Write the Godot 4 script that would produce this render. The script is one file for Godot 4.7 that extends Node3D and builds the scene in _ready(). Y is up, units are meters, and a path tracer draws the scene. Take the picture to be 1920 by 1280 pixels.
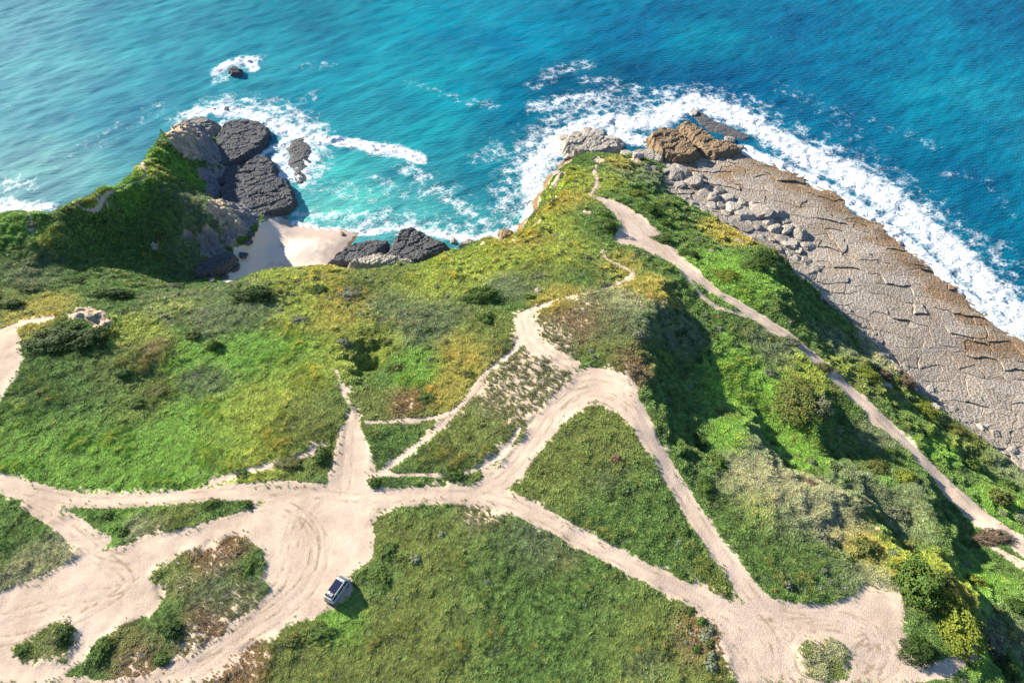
extends Node3D
# A cove and a rocky point seen from a drone: sea level is y = 0, the grassy plateau lies near y = 31.

const X0 := -200.0            # north-west corner of the land map
const Z0 := -240.0
const CELL := 0.5             # ground mesh
const NX := 800
const NZ := 472
const TW := 2048              # ground colour map
const TH := 1208
const TEXEL := 400.0 / 2048.0
const SX0 := -300.0           # sea mesh
const SZ0 := -400.0
const SCELL := 1.0
const SNX := 600
const SNZ := 345
const FX0 := -200.0           # foam map
const FZ0 := -330.0
const FW := 2048
const FH := 1229

var rng := RandomNumberGenerator.new()
var taken := {}
var relief_x := PackedFloat64Array()
var relief_z := PackedFloat64Array()
var relief_w := PackedFloat64Array()
var relief_c := 0.0
var rows := []
var base_y := PackedFloat32Array()
var ground := PackedFloat32Array()
var sand := PackedByteArray()
var marks := PackedByteArray()
var verge := PackedByteArray()
var beach := PackedByteArray()
var shelf := PackedByteArray()
var rocky := PackedByteArray()
var cover := PackedByteArray()
var noise_a := PackedByteArray()
var noise_b := PackedByteArray()
var noise_c := PackedByteArray()
var noise_d := PackedByteArray()
var foam_f := PackedByteArray()
var lace_a := PackedByteArray()
var lace_b := PackedByteArray()
var foam_n := PackedByteArray()
var colours := PackedByteArray()
var kinds := PackedByteArray()
var M := {}
var wander := noise(52, 0.32, 3)


func _ready() -> void:
	rng.seed = 7
	# ---- camera, sky, sun, exposure
	var cam := Camera3D.new()
	cam.name = "camera"
	add_child(cam)
	cam.position = Vector3(0, 149, 0)
	cam.rotation_degrees = Vector3(-50, 0, 0)
	cam.fov = 52.53
	cam.near = 0.5
	cam.far = 6000.0
	cam.current = true
	var env := Environment.new()
	env.background_mode = Environment.BG_SKY
	var sky := ProceduralSkyMaterial.new()
	sky.sky_top_color = Color(0.42, 0.58, 0.80)
	sky.sky_horizon_color = Color(0.60, 0.74, 0.90)
	sky.sky_curve = 0.18
	sky.ground_bottom_color = Color(0.20, 0.33, 0.38)
	sky.ground_horizon_color = Color(0.60, 0.70, 0.78)
	sky.sky_energy_multiplier = 0.62
	env.sky = Sky.new()
	env.sky.sky_material = sky
	env.tonemap_mode = Environment.TONE_MAPPER_LINEAR
	env.tonemap_exposure = 2.7
	env.sdfgi_enabled = true
	env.ssao_enabled = true
	env.ssil_enabled = true
	var around := WorldEnvironment.new()
	around.name = "surroundings"
	around.environment = env
	add_child(around)
	var sun := DirectionalLight3D.new()
	sun.name = "sun"
	sun.light_energy = 1.6
	sun.light_color = Color(1.0, 0.96, 0.89)
	sun.light_angular_distance = 0.5
	sun.shadow_enabled = true
	sun.rotation_degrees = Vector3(-22.5, -124.0, 0)
	add_child(sun)
	# ---- the land
	var t := Time.get_ticks_msec()
	make_materials()
	shape_relief()
	print("relief ", Time.get_ticks_msec() - t)
	paint_masks()
	raise_ground()
	print("ground ", Time.get_ticks_msec() - t)
	paint_ground()
	print("paint ", Time.get_ticks_msec() - t)
	build_ground()
	print("mesh ", Time.get_ticks_msec() - t)
	build_sea()
	print("sea ", Time.get_ticks_msec() - t)
	build_platform()
	build_rocks()
	build_boulders()
	print("rocks ", Time.get_ticks_msec() - t)
	build_shrubs()
	grow_cover()
	grow_scrub()
	print("cover ", Time.get_ticks_msec() - t)
	build_van()
	build_people()
	print("all ", Time.get_ticks_msec() - t)


# ------------------------------------------------------------------ helpers
func numbered(called: String) -> String:
	taken[called] = taken.get(called, -1) + 1
	return called if taken[called] == 0 else "%s_%03d" % [called, taken[called]]

func tag(o: Node, label: String, category := "", group := "", kind := "") -> void:
	if label: o.set_meta("label", label)
	if category: o.set_meta("category", category)
	if group: o.set_meta("group", group)
	if kind: o.set_meta("kind", kind)

func obj(called: String, mesh: Mesh, mat: Material, parent: Node = self) -> MeshInstance3D:
	var o := MeshInstance3D.new()
	o.name = numbered(called) if parent == self else called
	o.mesh = mesh
	o.material_override = mat
	parent.add_child(o, true)
	return o

func thing(called: String, at: Vector3, turn := 0.0) -> Node3D:
	var o := Node3D.new()
	o.name = numbered(called)
	add_child(o)
	o.position = at
	o.rotation.y = turn
	return o

func each_row(n: int, what: Callable) -> Array:
	rows = []
	rows.resize(n)
	var id := WorkerThreadPool.add_group_task(what, n, -1, true)
	WorkerThreadPool.wait_for_group_task_completion(id)
	return rows

func noise(sd: int, freq: float, octaves := 3, kind := FastNoiseLite.TYPE_SIMPLEX_SMOOTH) -> FastNoiseLite:
	var n := FastNoiseLite.new()
	n.seed = sd
	n.noise_type = kind
	n.frequency = freq
	n.fractal_octaves = octaves
	n.fractal_type = FastNoiseLite.FRACTAL_FBM if octaves > 1 else FastNoiseLite.FRACTAL_NONE
	return n

func grey(img: Image) -> PackedByteArray:
	if img.get_format() != Image.FORMAT_L8:
		img.convert(Image.FORMAT_L8)
	return img.get_data()

func ground_y(x: float, z: float) -> float:
	var u := clampf((x - X0) / CELL - 0.5, 0.0, NX - 1.01)
	var v := clampf((z - Z0) / CELL - 0.5, 0.0, NZ - 1.01)
	var i := int(u)
	var j := int(v)
	u -= i
	v -= j
	var k := j * NX + i
	return (ground[k] * (1 - u) + ground[k + 1] * u) * (1 - v) + (ground[k + NX] * (1 - u) + ground[k + NX + 1] * u) * v

func texel(x: float, z: float) -> int:
	return clampi(int((z - Z0) / TEXEL), 0, TH - 1) * TW + clampi(int((x - X0) / TEXEL), 0, TW - 1)

func fill(img: Image, p: PackedVector2Array, c: Color) -> void:
	# even-odd scan lines
	var lo := 1e9
	var hi := -1e9
	for q in p:
		lo = minf(lo, q.y)
		hi = maxf(hi, q.y)
	for y in range(maxi(0, int(ceil(lo - 0.5))), mini(img.get_height() - 1, int(floor(hi - 0.5))) + 1):
		var yc := y + 0.5
		var xs := []
		for k in p.size():
			var a := p[k]
			var b := p[(k + 1) % p.size()]
			if (a.y <= yc) != (b.y <= yc):
				xs.append(a.x + (yc - a.y) / (b.y - a.y) * (b.x - a.x))
		xs.sort()
		for k in range(0, xs.size() - 1, 2):
			var x0 := maxi(0, int(round(xs[k])))
			var x1 := mini(img.get_width(), int(round(xs[k + 1])))
			if x1 > x0:
				img.fill_rect(Rect2i(x0, y, x1 - x0, 1), c)

func to_map(x: float, z: float) -> Vector2:
	return Vector2((x - X0) / TEXEL, (z - Z0) / TEXEL)

func outline(r: Array, first := 0) -> PackedVector2Array:
	var p := PackedVector2Array()
	for k in range(first, r.size() - 1, 2):
		p.append(Vector2(r[k], r[k + 1]))
	return p

func smooth_line(p: Array) -> Array:
	# Catmull-Rom through (x, z, width)
	var out := []
	for k in p.size() - 1:
		var a: Vector3 = p[maxi(k - 1, 0)]
		var b: Vector3 = p[k]
		var c: Vector3 = p[k + 1]
		var d: Vector3 = p[mini(k + 2, p.size() - 1)]
		var n := maxi(1, int(Vector2(b.x - c.x, b.y - c.y).length() / 1.2))
		for s in n:
			out.append(b.cubic_interpolate(c, a, d, float(s) / n))
	out.append(p[-1])
	return out

func stroke(img: Image, line: Array, c: Color, shift := 0.0, width := -1.0) -> void:
	var q := PackedVector2Array()
	var back := PackedVector2Array()
	for k in line.size():
		var a: Vector3 = line[maxi(k - 1, 0)]
		var b: Vector3 = line[mini(k + 1, line.size() - 1)]
		var side := Vector2(-(b.y - a.y), b.x - a.x).normalized()
		var m: Vector3 = line[k]
		var w := (m.z if width < 0 else width) * 0.5
		var at := Vector2(m.x, m.y) + side * shift
		q.append(to_map(at.x + side.x * w, at.y + side.y * w))
		back.append(to_map(at.x - side.x * w, at.y - side.y * w))
	for k in q.size() - 1:
		fill(img, PackedVector2Array([q[k], q[k + 1], back[k + 1], back[k]]), c)

func soften(img: Image, by: float) -> Image:
	var w := img.get_width()
	var h := img.get_height()
	img.resize(int(w / by), int(h / by), Image.INTERPOLATE_TRILINEAR if by > 3 else Image.INTERPOLATE_BILINEAR)
	img.resize(w, h, Image.INTERPOLATE_CUBIC)
	return img


# ------------------------------------------------------------------ materials
func plain(r: float, g: float, b: float, rough := 0.9, metal := 0.0) -> StandardMaterial3D:
	var m := StandardMaterial3D.new()
	m.albedo_color = Color(r, g, b).linear_to_srgb()
	m.roughness = rough
	m.metallic = metal
	return m

func grain_texture(sd: int, freq: float, lo: float, size := 512) -> ImageTexture:
	var n := noise(sd, freq, 5)
	var img := n.get_seamless_image(size, size)
	var d := grey(img)
	var outb := PackedByteArray()
	outb.resize(d.size())
	for i in d.size():
		outb[i] = int(255.0 * (lo + (1.0 - lo) * d[i] / 255.0))
	return ImageTexture.create_from_image(Image.create_from_data(size, size, false, Image.FORMAT_L8, outb))

func rock_material(r: float, g: float, b: float, bump := 30.0, scale := 0.16) -> StandardMaterial3D:
	var m := plain(r, g, b, 0.92)
	m.albedo_texture = M.rock_grain
	m.vertex_color_use_as_albedo = true
	m.uv1_triplanar = true
	m.uv1_world_triplanar = true
	m.uv1_scale = Vector3.ONE * scale
	m.heightmap_enabled = true
	m.heightmap_texture = M.rock_grain
	m.heightmap_scale = bump
	return m

func make_materials() -> void:
	M.rock_grain = grain_texture(3, 0.02, 0.5)
	M.fine_grain = grain_texture(5, 0.03, 0.0)
	M.slate = rock_material(0.155, 0.158, 0.168, 22.0)
	M.wet_slate = rock_material(0.17, 0.17, 0.18, 25.0)
	M.pale_rock = rock_material(0.70, 0.62, 0.52, 30.0)
	M.grey_rock = rock_material(0.52, 0.46, 0.39, 30.0)
	M.brown_rock = rock_material(0.42, 0.29, 0.17, 35.0)
	M.tan_rock = rock_material(0.52, 0.36, 0.2, 30.0)
	M.slab = rock_material(1, 1, 1, 40.0, 0.12)
	var leaf := plain(1, 1, 1, 0.75)
	leaf.vertex_color_use_as_albedo = true
	leaf.backlight_enabled = true
	leaf.backlight = Color(0.36, 0.5, 0.22)
	leaf.metallic_specular = 0.3
	M.leaf = leaf


# ------------------------------------------------------------------ relief
func shape_relief() -> void:
	# a smooth surface through the surveyed points (multiquadric)
	var hs := PackedFloat64Array()
	for r in RELIEF:
		for k in range(0, r.size(), 3):
			relief_x.append(r[k])
			relief_z.append(r[k + 1])
			hs.append(r[k + 2])
	var n := hs.size()
	var a := []
	for i in n:
		var row := PackedFloat64Array()
		row.resize(n + 2)
		var xi := relief_x[i]
		var zi := relief_z[i]
		for j in n:
			var dx := relief_x[j] - xi
			var dz := relief_z[j] - zi
			row[j] = sqrt(dx * dx + dz * dz + 2.25)
		row[i] -= 0.15
		row[n] = 1.0
		row[n + 1] = hs[i]
		a.append(row)
	var last := PackedFloat64Array()
	last.resize(n + 2)
	last.fill(1.0)
	last[n] = 0.0
	last[n + 1] = 0.0
	a.append(last)
	for c in n + 1:
		var best := c
		for r in range(c + 1, n + 1):
			if absf(a[r][c]) > absf(a[best][c]):
				best = r
		var swap: PackedFloat64Array = a[best]
		a[best] = a[c]
		a[c] = swap
		var pivot: PackedFloat64Array = a[c]
		var inv := 1.0 / pivot[c]
		for r in range(c + 1, n + 1):
			var row: PackedFloat64Array = a[r]
			var f := row[c] * inv
			if f != 0.0:
				for j in range(c, n + 2):
					row[j] -= f * pivot[j]
				a[r] = row
	relief_w.resize(n + 1)
	for c in range(n, -1, -1):
		var row: PackedFloat64Array = a[c]
		var s := row[n + 1]
		for j in range(c + 1, n + 1):
			s -= row[j] * relief_w[j]
		relief_w[c] = s / row[c]
	relief_c = relief_w[n]
	each_row(118, relief_row)
	var flat := PackedFloat32Array()
	for r in rows:
		flat.append_array(r)
	var img := Image.create_from_data(200, 118, false, Image.FORMAT_RF, flat.to_byte_array())
	img.resize(NX, NZ, Image.INTERPOLATE_CUBIC)
	base_y = img.get_data().to_float32_array()

func relief_row(j: int) -> void:
	var out := PackedFloat32Array()
	out.resize(200)
	var n := relief_x.size()
	var z := Z0 + 1.0 + 2.0 * j
	for i in 200:
		var x := X0 + 1.0 + 2.0 * i
		var s := relief_c
		for k in n:
			var dx := relief_x[k] - x
			var dz := relief_z[k] - z
			s += relief_w[k] * sqrt(dx * dx + dz * dz + 2.25)
		out[i] = s
	rows[j] = out


# ------------------------------------------------------------------ masks and ground colours
func paint_masks() -> void:
	var img := Image.create(TW, TH, false, Image.FORMAT_L8)
	var lines := Image.create(TW, TH, false, Image.FORMAT_L8)
	for r in SAND_AREAS:
		var p := PackedVector2Array()
		for q in outline(r):
			p.append(to_map(q.x, q.y))
		fill(img, p, Color.WHITE)
	for r in GREEN_ISLANDS:
		var p := PackedVector2Array()
		for q in outline(r):
			p.append(to_map(q.x, q.y))
		fill(img, p, Color.BLACK)
	for r in TRACKS:
		var pts := []
		var widest := 0.0
		for k in range(0, r.size(), 3):
			pts.append(Vector3(r[k], r[k + 1], r[k + 2]))
			widest = maxf(widest, r[k + 2])
		var line := smooth_line(pts)
		stroke(img, line, Color.WHITE)
		if widest > 2.5:
			stroke(lines, line, Color(0.55, 0.55, 0.55), 0.85, 0.45)
			stroke(lines, line, Color(0.55, 0.55, 0.55), -0.85, 0.45)
	for r in TYRE_MARKS:
		var pts := []
		for q in outline(r):
			pts.append(Vector3(q.x, q.y, 0.3))
		var line := smooth_line(pts)
		for s in [-0.8, 0.8]:
			stroke(lines, line, Color.WHITE, s, 0.32)
		stroke(lines, line, Color(0.5, 0.5, 0.5), 1.9, 0.3)
	verge = grey(soften(img.duplicate(), 16.0))
	sand = grey(soften(img, 2.5))
	marks = grey(soften(lines, 1.4))
	var one := Image.create(TW, TH, false, Image.FORMAT_L8)
	var p := PackedVector2Array()
	for q in outline(BEACH[0]):
		p.append(to_map(q.x, q.y))
	fill(one, p, Color.WHITE)
	beach = grey(soften(one, 5.0))
	one = Image.create(TW, TH, false, Image.FORMAT_L8)
	p = PackedVector2Array()
	for q in outline(PLATFORM[0]):
		p.append(to_map(q.x, q.y))
	fill(one, p, Color.WHITE)
	shelf = grey(soften(one, 5.0))
	# cover kinds, blended on a one-metre grid; the fourth channel is how bare the soil is
	var tone := [Vector3(.22, .415, .06), Vector3(.135, .235, .058), Vector3(.205, .25, .062), Vector3(.38, .43, .07), Vector3(.46, .38, .08), Vector3(.33, .19, .095), Vector3(.49, .46, .28), Vector3(.26, .31, .165), Vector3(.06, .11, .03), Vector3(.29, .28, .13)]
	var acc := PackedFloat32Array()
	acc.resize(400 * 236 * 5)
	for i in 400 * 236:
		acc[i * 5] = 0.02 * tone[1].x
		acc[i * 5 + 1] = 0.02 * tone[1].y
		acc[i * 5 + 2] = 0.02 * tone[1].z
		acc[i * 5 + 4] = 0.02
	for r in COVER:
		for q in range(0, r.size(), 4):
			var cx: float = r[q] - X0
			var cz: float = r[q + 1] - Z0
			var rad: float = r[q + 2] * 0.75
			var kind := int(r[q + 3])
			var c: Vector3 = tone[kind]
			var bare := 0.0
			if kind == 9: bare = 0.86
			elif kind == 6: bare = 0.22
			elif kind == 5: bare = 0.75
			elif kind == 7: bare = 0.25
			elif kind == 2: bare = 0.3
			for j in range(maxi(0, int(cz - rad * 2.4)), mini(235, int(cz + rad * 2.4)) + 1):
				for i in range(maxi(0, int(cx - rad * 2.4)), mini(399, int(cx + rad * 2.4)) + 1):
					var d := Vector2(i + 0.5 - cx, j + 0.5 - cz).length_squared() / (rad * rad)
					var w := exp(-d)
					var o := (j * 400 + i) * 5
					acc[o] += c.x * w
					acc[o + 1] += c.y * w
					acc[o + 2] += c.z * w
					acc[o + 3] += bare * w
					acc[o + 4] += w
	var small := PackedByteArray()
	small.resize(400 * 236 * 4)
	for i in 400 * 236:
		var w := 1.0 / acc[i * 5 + 4]
		for k in 3:
			small[i * 4 + k] = int(255.0 * pow(acc[i * 5 + k] * w, 1.0 / 2.2))
		small[i * 4 + 3] = mini(255, int(255.0 * acc[i * 5 + 3] * w))
	var ci := Image.create_from_data(400, 236, false, Image.FORMAT_RGBA8, small)
	ci.resize(TW, TH, Image.INTERPOLATE_CUBIC)
	cover = ci.get_data()
	var rk := PackedByteArray()
	rk.resize(400 * 236)
	for r in BARE_ROCK:
		var rad: float = r[2]
		for j in range(int(r[1] - Z0 - rad * 2), int(r[1] - Z0 + rad * 2) + 1):
			for i in range(int(r[0] - X0 - rad * 2), int(r[0] - X0 + rad * 2) + 1):
				if i >= 0 and j >= 0 and i < 400 and j < 236:
					var d := Vector2(i + 0.5 + X0 - r[0], j + 0.5 + Z0 - r[1]).length() / rad
					rk[j * 400 + i] = maxi(rk[j * 400 + i], int(255.0 * clampf(1.35 - d, 0.0, 1.0)))
	var ri := Image.create_from_data(400, 236, false, Image.FORMAT_L8, rk)
	ri.resize(TW, TH, Image.INTERPOLATE_CUBIC)
	rocky = grey(ri)
	noise_a = grey(noise(11, 0.012, 4).get_image(TW, TH))
	noise_b = grey(noise(12, 0.05, 3).get_image(TW, TH))
	noise_c = grey(noise(13, 0.17, 3).get_image(TW, TH))
	noise_d = grey(noise(14, 0.45, 2).get_image(TW, TH))

func raise_ground() -> void:
	each_row(NZ, ground_row)
	ground = PackedFloat32Array()
	for r in rows:
		ground.append_array(r)

func ground_row(j: int) -> void:
	var out := PackedFloat32Array()
	out.resize(NX)
	var ty := mini(TH - 1, int((j + 0.5) * CELL / TEXEL))
	for i in NX:
		var t := ty * TW + mini(TW - 1, int((i + 0.5) * CELL / TEXEL))
		var h := base_y[j * NX + i]
		var s := sand[t] / 255.0
		var green := clampf((h - 2.5) * 0.4, 0.0, 1.0) * (1.0 - s) * (1.0 - beach[t] / 255.0) * (1.0 - shelf[t] / 255.0)
		var steep := absf(base_y[j * NX + mini(i + 2, NX - 1)] - base_y[j * NX + maxi(i - 2, 0)]) + absf(base_y[mini(j + 2, NZ - 1) * NX + i] - base_y[maxi(j - 2, 0) * NX + i])
		steep = clampf((steep - 0.5) * 0.7, 0.0, 1.0) * (0.35 if i < 290 else 1.0)
		h += green * ((noise_b[t] - 128) / 128.0 * (0.28 + 0.9 * steep) + (noise_a[t] - 128) / 128.0 * (0.35 + 2.1 * steep) + (noise_c[t] - 128) / 128.0 * (0.12 + 0.12 * steep))
		h += rocky[t] / 255.0 * ((noise_c[t] - 128) / 128.0 * 0.5 + (noise_b[t] - 128) / 128.0 * 0.7)
		h += (1.0 - green) * (noise_b[t] - 128) / 128.0 * 0.05
		h -= clampf((verge[t] / 255.0 - 0.45) * 2.0, 0.0, 1.0) * 0.14
		h -= shelf[t] / 255.0 * 0.35
		h += s * (-(marks[t] / 255.0) * 0.06)
		out[i] = h
	rows[j] = out

func paint_ground() -> void:
	each_row(TH, paint_row)
	colours = PackedByteArray()
	kinds = PackedByteArray()
	for r in rows:
		colours.append_array(r[0])
		kinds.append_array(r[1])

func paint_row(y: int) -> void:
	var out := PackedByteArray()
	out.resize(TW * 3)
	var kind := PackedByteArray()
	kind.resize(TW)
	var gy := mini(NZ - 1, int((y + 0.5) * TEXEL / CELL)) * NX
	for x in TW:
		var i := y * TW + x
		var a := noise_a[i] - 128
		var b := noise_b[i] - 128
		var c := noise_c[i] - 128
		var d := noise_d[i] - 128
		var h := ground[gy + mini(NX - 1, int((x + 0.5) * TEXEL / CELL))]
		var r := 0.0
		var g := 0.0
		var bl := 0.0
		var k := 0
		var bare := cover[i * 4 + 3]
		var s := sand[i] + 0.30 * b + 0.42 * c + 0.25 * d
		if beach[i] > 120 and h < 5.0:
			k = 3
			var wet := clampf((1.35 - h) * 2.2 + 0.006 * b + 0.003 * a, 0.0, 1.0)   # sand the last waves have soaked
			r = lerpf(218.0, 178.0, wet) + 0.04 * d
			g = lerpf(201.0, 161.0, wet) + 0.04 * d
			bl = lerpf(184.0, 148.0, wet) + 0.04 * d
		elif shelf[i] > 100:
			k = 4
			r = 150 + 0.2 * c
			g = 136 + 0.2 * c
			bl = 116 + 0.2 * c
		elif s > 118.0:
			k = 1
			var m := marks[i] * clampf(0.4 + 0.014 * b + 0.004 * c, 0.0, 1.1) * 0.17
			r = 189 + 0.12 * a + 0.08 * b + 0.04 * c + 0.09 * d - m
			g = 170 + 0.12 * a + 0.08 * b + 0.04 * c + 0.09 * d - m
			bl = 152 + 0.12 * a + 0.06 * b + 0.05 * c + 0.09 * d - m
			if s < 150.0 and c < -10:
				r -= 22
				g -= 14
				bl -= 26
		elif rocky[i] + 0.5 * c + 0.35 * b > 120.0 or h + 0.012 * b < (3.6 if x < 700 and y < 430 else 2.2):
			k = 2
			r = 168 + 0.22 * c + 0.18 * b + 0.15 * d
			g = 150 + 0.22 * c + 0.17 * b + 0.15 * d
			bl = 126 + 0.2 * c + 0.15 * b + 0.15 * d
			if x < 700 and y < 430 and h < 9.0 + 0.02 * c:   # slate under the headland
				r = 122 + 0.2 * c + 0.15 * d
				g = 120 + 0.2 * c + 0.15 * d
				bl = 120 + 0.2 * c + 0.15 * d
			elif h < 1.6:
				r *= 0.72
				g *= 0.66
				bl *= 0.6
		elif bare * 0.58 + 0.5 * verge[i] + 0.62 * c + 0.42 * d + 0.34 * b > 112.0:
			k = 1
			r = 194 + 0.1 * d
			g = 174 + 0.1 * d
			bl = 152 + 0.1 * d
		else:
			r = cover[i * 4]
			g = cover[i * 4 + 1]
			bl = cover[i * 4 + 2]
			# clumps of other plants within the sward
			var mixed := clampf(0.5 + (c * 0.9 + d * 0.6) / 128.0, 0.0, 1.0) * 0.2
			r = lerpf(r, 112.0, mixed)
			g = lerpf(g, 124.0, mixed)
			bl = lerpf(bl, 54.0, mixed)
			var rust := clampf((0.55 * b + 0.6 * a + 0.5 * c - 52.0) / 60.0, 0.0, 1.0)
			r += rust * 34.0
			g -= rust * 6.0
			var sage := clampf((-0.7 * b + 0.4 * a + 0.4 * d - 46.0) / 60.0, 0.0, 1.0)
			r += sage * 16.0
			g += sage * 8.0
			bl += sage * 34.0
			var t := 1.0 + 0.0016 * c + 0.0016 * d + 0.0012 * b
			r *= t
			g *= t
			bl *= t
		out[x * 3] = clampi(int(r), 0, 255)
		out[x * 3 + 1] = clampi(int(g), 0, 255)
		out[x * 3 + 2] = clampi(int(bl), 0, 255)
		kind[x] = k
	rows[y] = [out, kind]


# ------------------------------------------------------------------ the ground itself
func build_ground() -> void:
	var mat := plain(1, 1, 1, 0.95)
	mat.detail_enabled = true
	mat.detail_albedo = ImageTexture.create_from_image(Image.create_from_data(TW, TH, false, Image.FORMAT_RGB8, colours))
	mat.detail_uv_layer = BaseMaterial3D.DETAIL_UV_2
	mat.detail_blend_mode = BaseMaterial3D.BLEND_MODE_MIX
	mat.heightmap_enabled = true
	mat.heightmap_texture = M.fine_grain
	mat.heightmap_scale = 3.5
	mat.uv1_scale = Vector3.ONE * 0.17
	mat.metallic_specular = 0.25
	M.ground = mat
	var names := [["hillside", "grass and low scrub covering the plateau, slopes and headland", "ground"], ["dirt_track", "pale sandy tracks and footpaths winding over the green plateau", "track"], ["beach", "small pale sand beach in the cove between dark rocks", "beach"], ["rock_platform", "flat cracked tan rock platform beside the surf", "rock platform"], ["cliff", "bare pale rock of the cliff edges and shore", "cliff"]]
	var of_kind := [0, 1, 4, 2, 3]
	var index := []
	var verts := []
	var norms := []
	var uvs := []
	var uv2s := []
	var remap := []
	for k in 5:
		index.append(PackedInt32Array())
		verts.append(PackedVector3Array())
		norms.append(PackedVector3Array())
		uvs.append(PackedVector2Array())
		uv2s.append(PackedVector2Array())
		var m := PackedInt32Array()
		m.resize(NX * NZ)
		m.fill(-1)
		remap.append(m)
	for k in 5:
		var ix := PackedInt32Array()
		var vs := PackedVector3Array()
		var ns := PackedVector3Array()
		var us := PackedVector2Array()
		var u2 := PackedVector2Array()
		var mp: PackedInt32Array = remap[k]
		for j in NZ - 1:
			for i in NX - 1:
				var o := j * NX + i
				if ground[o] < -1.2 and ground[o + 1] < -1.2 and ground[o + NX] < -1.2 and ground[o + NX + 1] < -1.2:
					continue
				var x := X0 + (i + 1.0) * CELL
				var z := Z0 + (j + 1.0) * CELL
				var t := texel(x, z)
				var q: int = 0
				if beach[t] > 120 and ground[o] < 5.0: q = 2
				elif shelf[t] > 100: q = 3
				elif sand[t] > 125: q = 1
				elif rocky[t] > 128 or ground[o] < (3.6 if x < -63.0 and z < -156.0 else 2.2): q = 4
				if q != k:
					continue
				var id := [o, o + 1, o + NX + 1, o + NX]
				var loc := [0, 0, 0, 0]
				for n in 4:
					var v: int = id[n]
					if mp[v] < 0:
						mp[v] = vs.size()
						var vi := v % NX
						var vj := v / NX
						var px := X0 + (vi + 0.5) * CELL
						var pz := Z0 + (vj + 0.5) * CELL
						vs.append(Vector3(px, ground[v], pz))
						var gx := ground[vj * NX + mini(vi + 1, NX - 1)] - ground[vj * NX + maxi(vi - 1, 0)]
						var gz := ground[mini(vj + 1, NZ - 1) * NX + vi] - ground[maxi(vj - 1, 0) * NX + vi]
						ns.append(Vector3(-gx, 2.0 * CELL, -gz).normalized())
						us.append(Vector2(px, pz))
						u2.append(Vector2((px - X0) / 400.0, (pz - Z0) / 236.0))
					loc[n] = mp[v]
				ix.append_array(PackedInt32Array([loc[0], loc[1], loc[2], loc[0], loc[2], loc[3]]))
		var arrays := []
		arrays.resize(Mesh.ARRAY_MAX)
		arrays[Mesh.ARRAY_VERTEX] = vs
		arrays[Mesh.ARRAY_NORMAL] = ns
		arrays[Mesh.ARRAY_TEX_UV] = us
		arrays[Mesh.ARRAY_TEX_UV2] = u2
		arrays[Mesh.ARRAY_INDEX] = ix
		var mesh := ArrayMesh.new()
		mesh.add_surface_from_arrays(Mesh.PRIMITIVE_TRIANGLES, arrays)
		var o := obj(names[k][0], mesh, mat)
		tag(o, names[k][1], names[k][2], "", "structure")
		M["node_" + names[k][0]] = o


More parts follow.
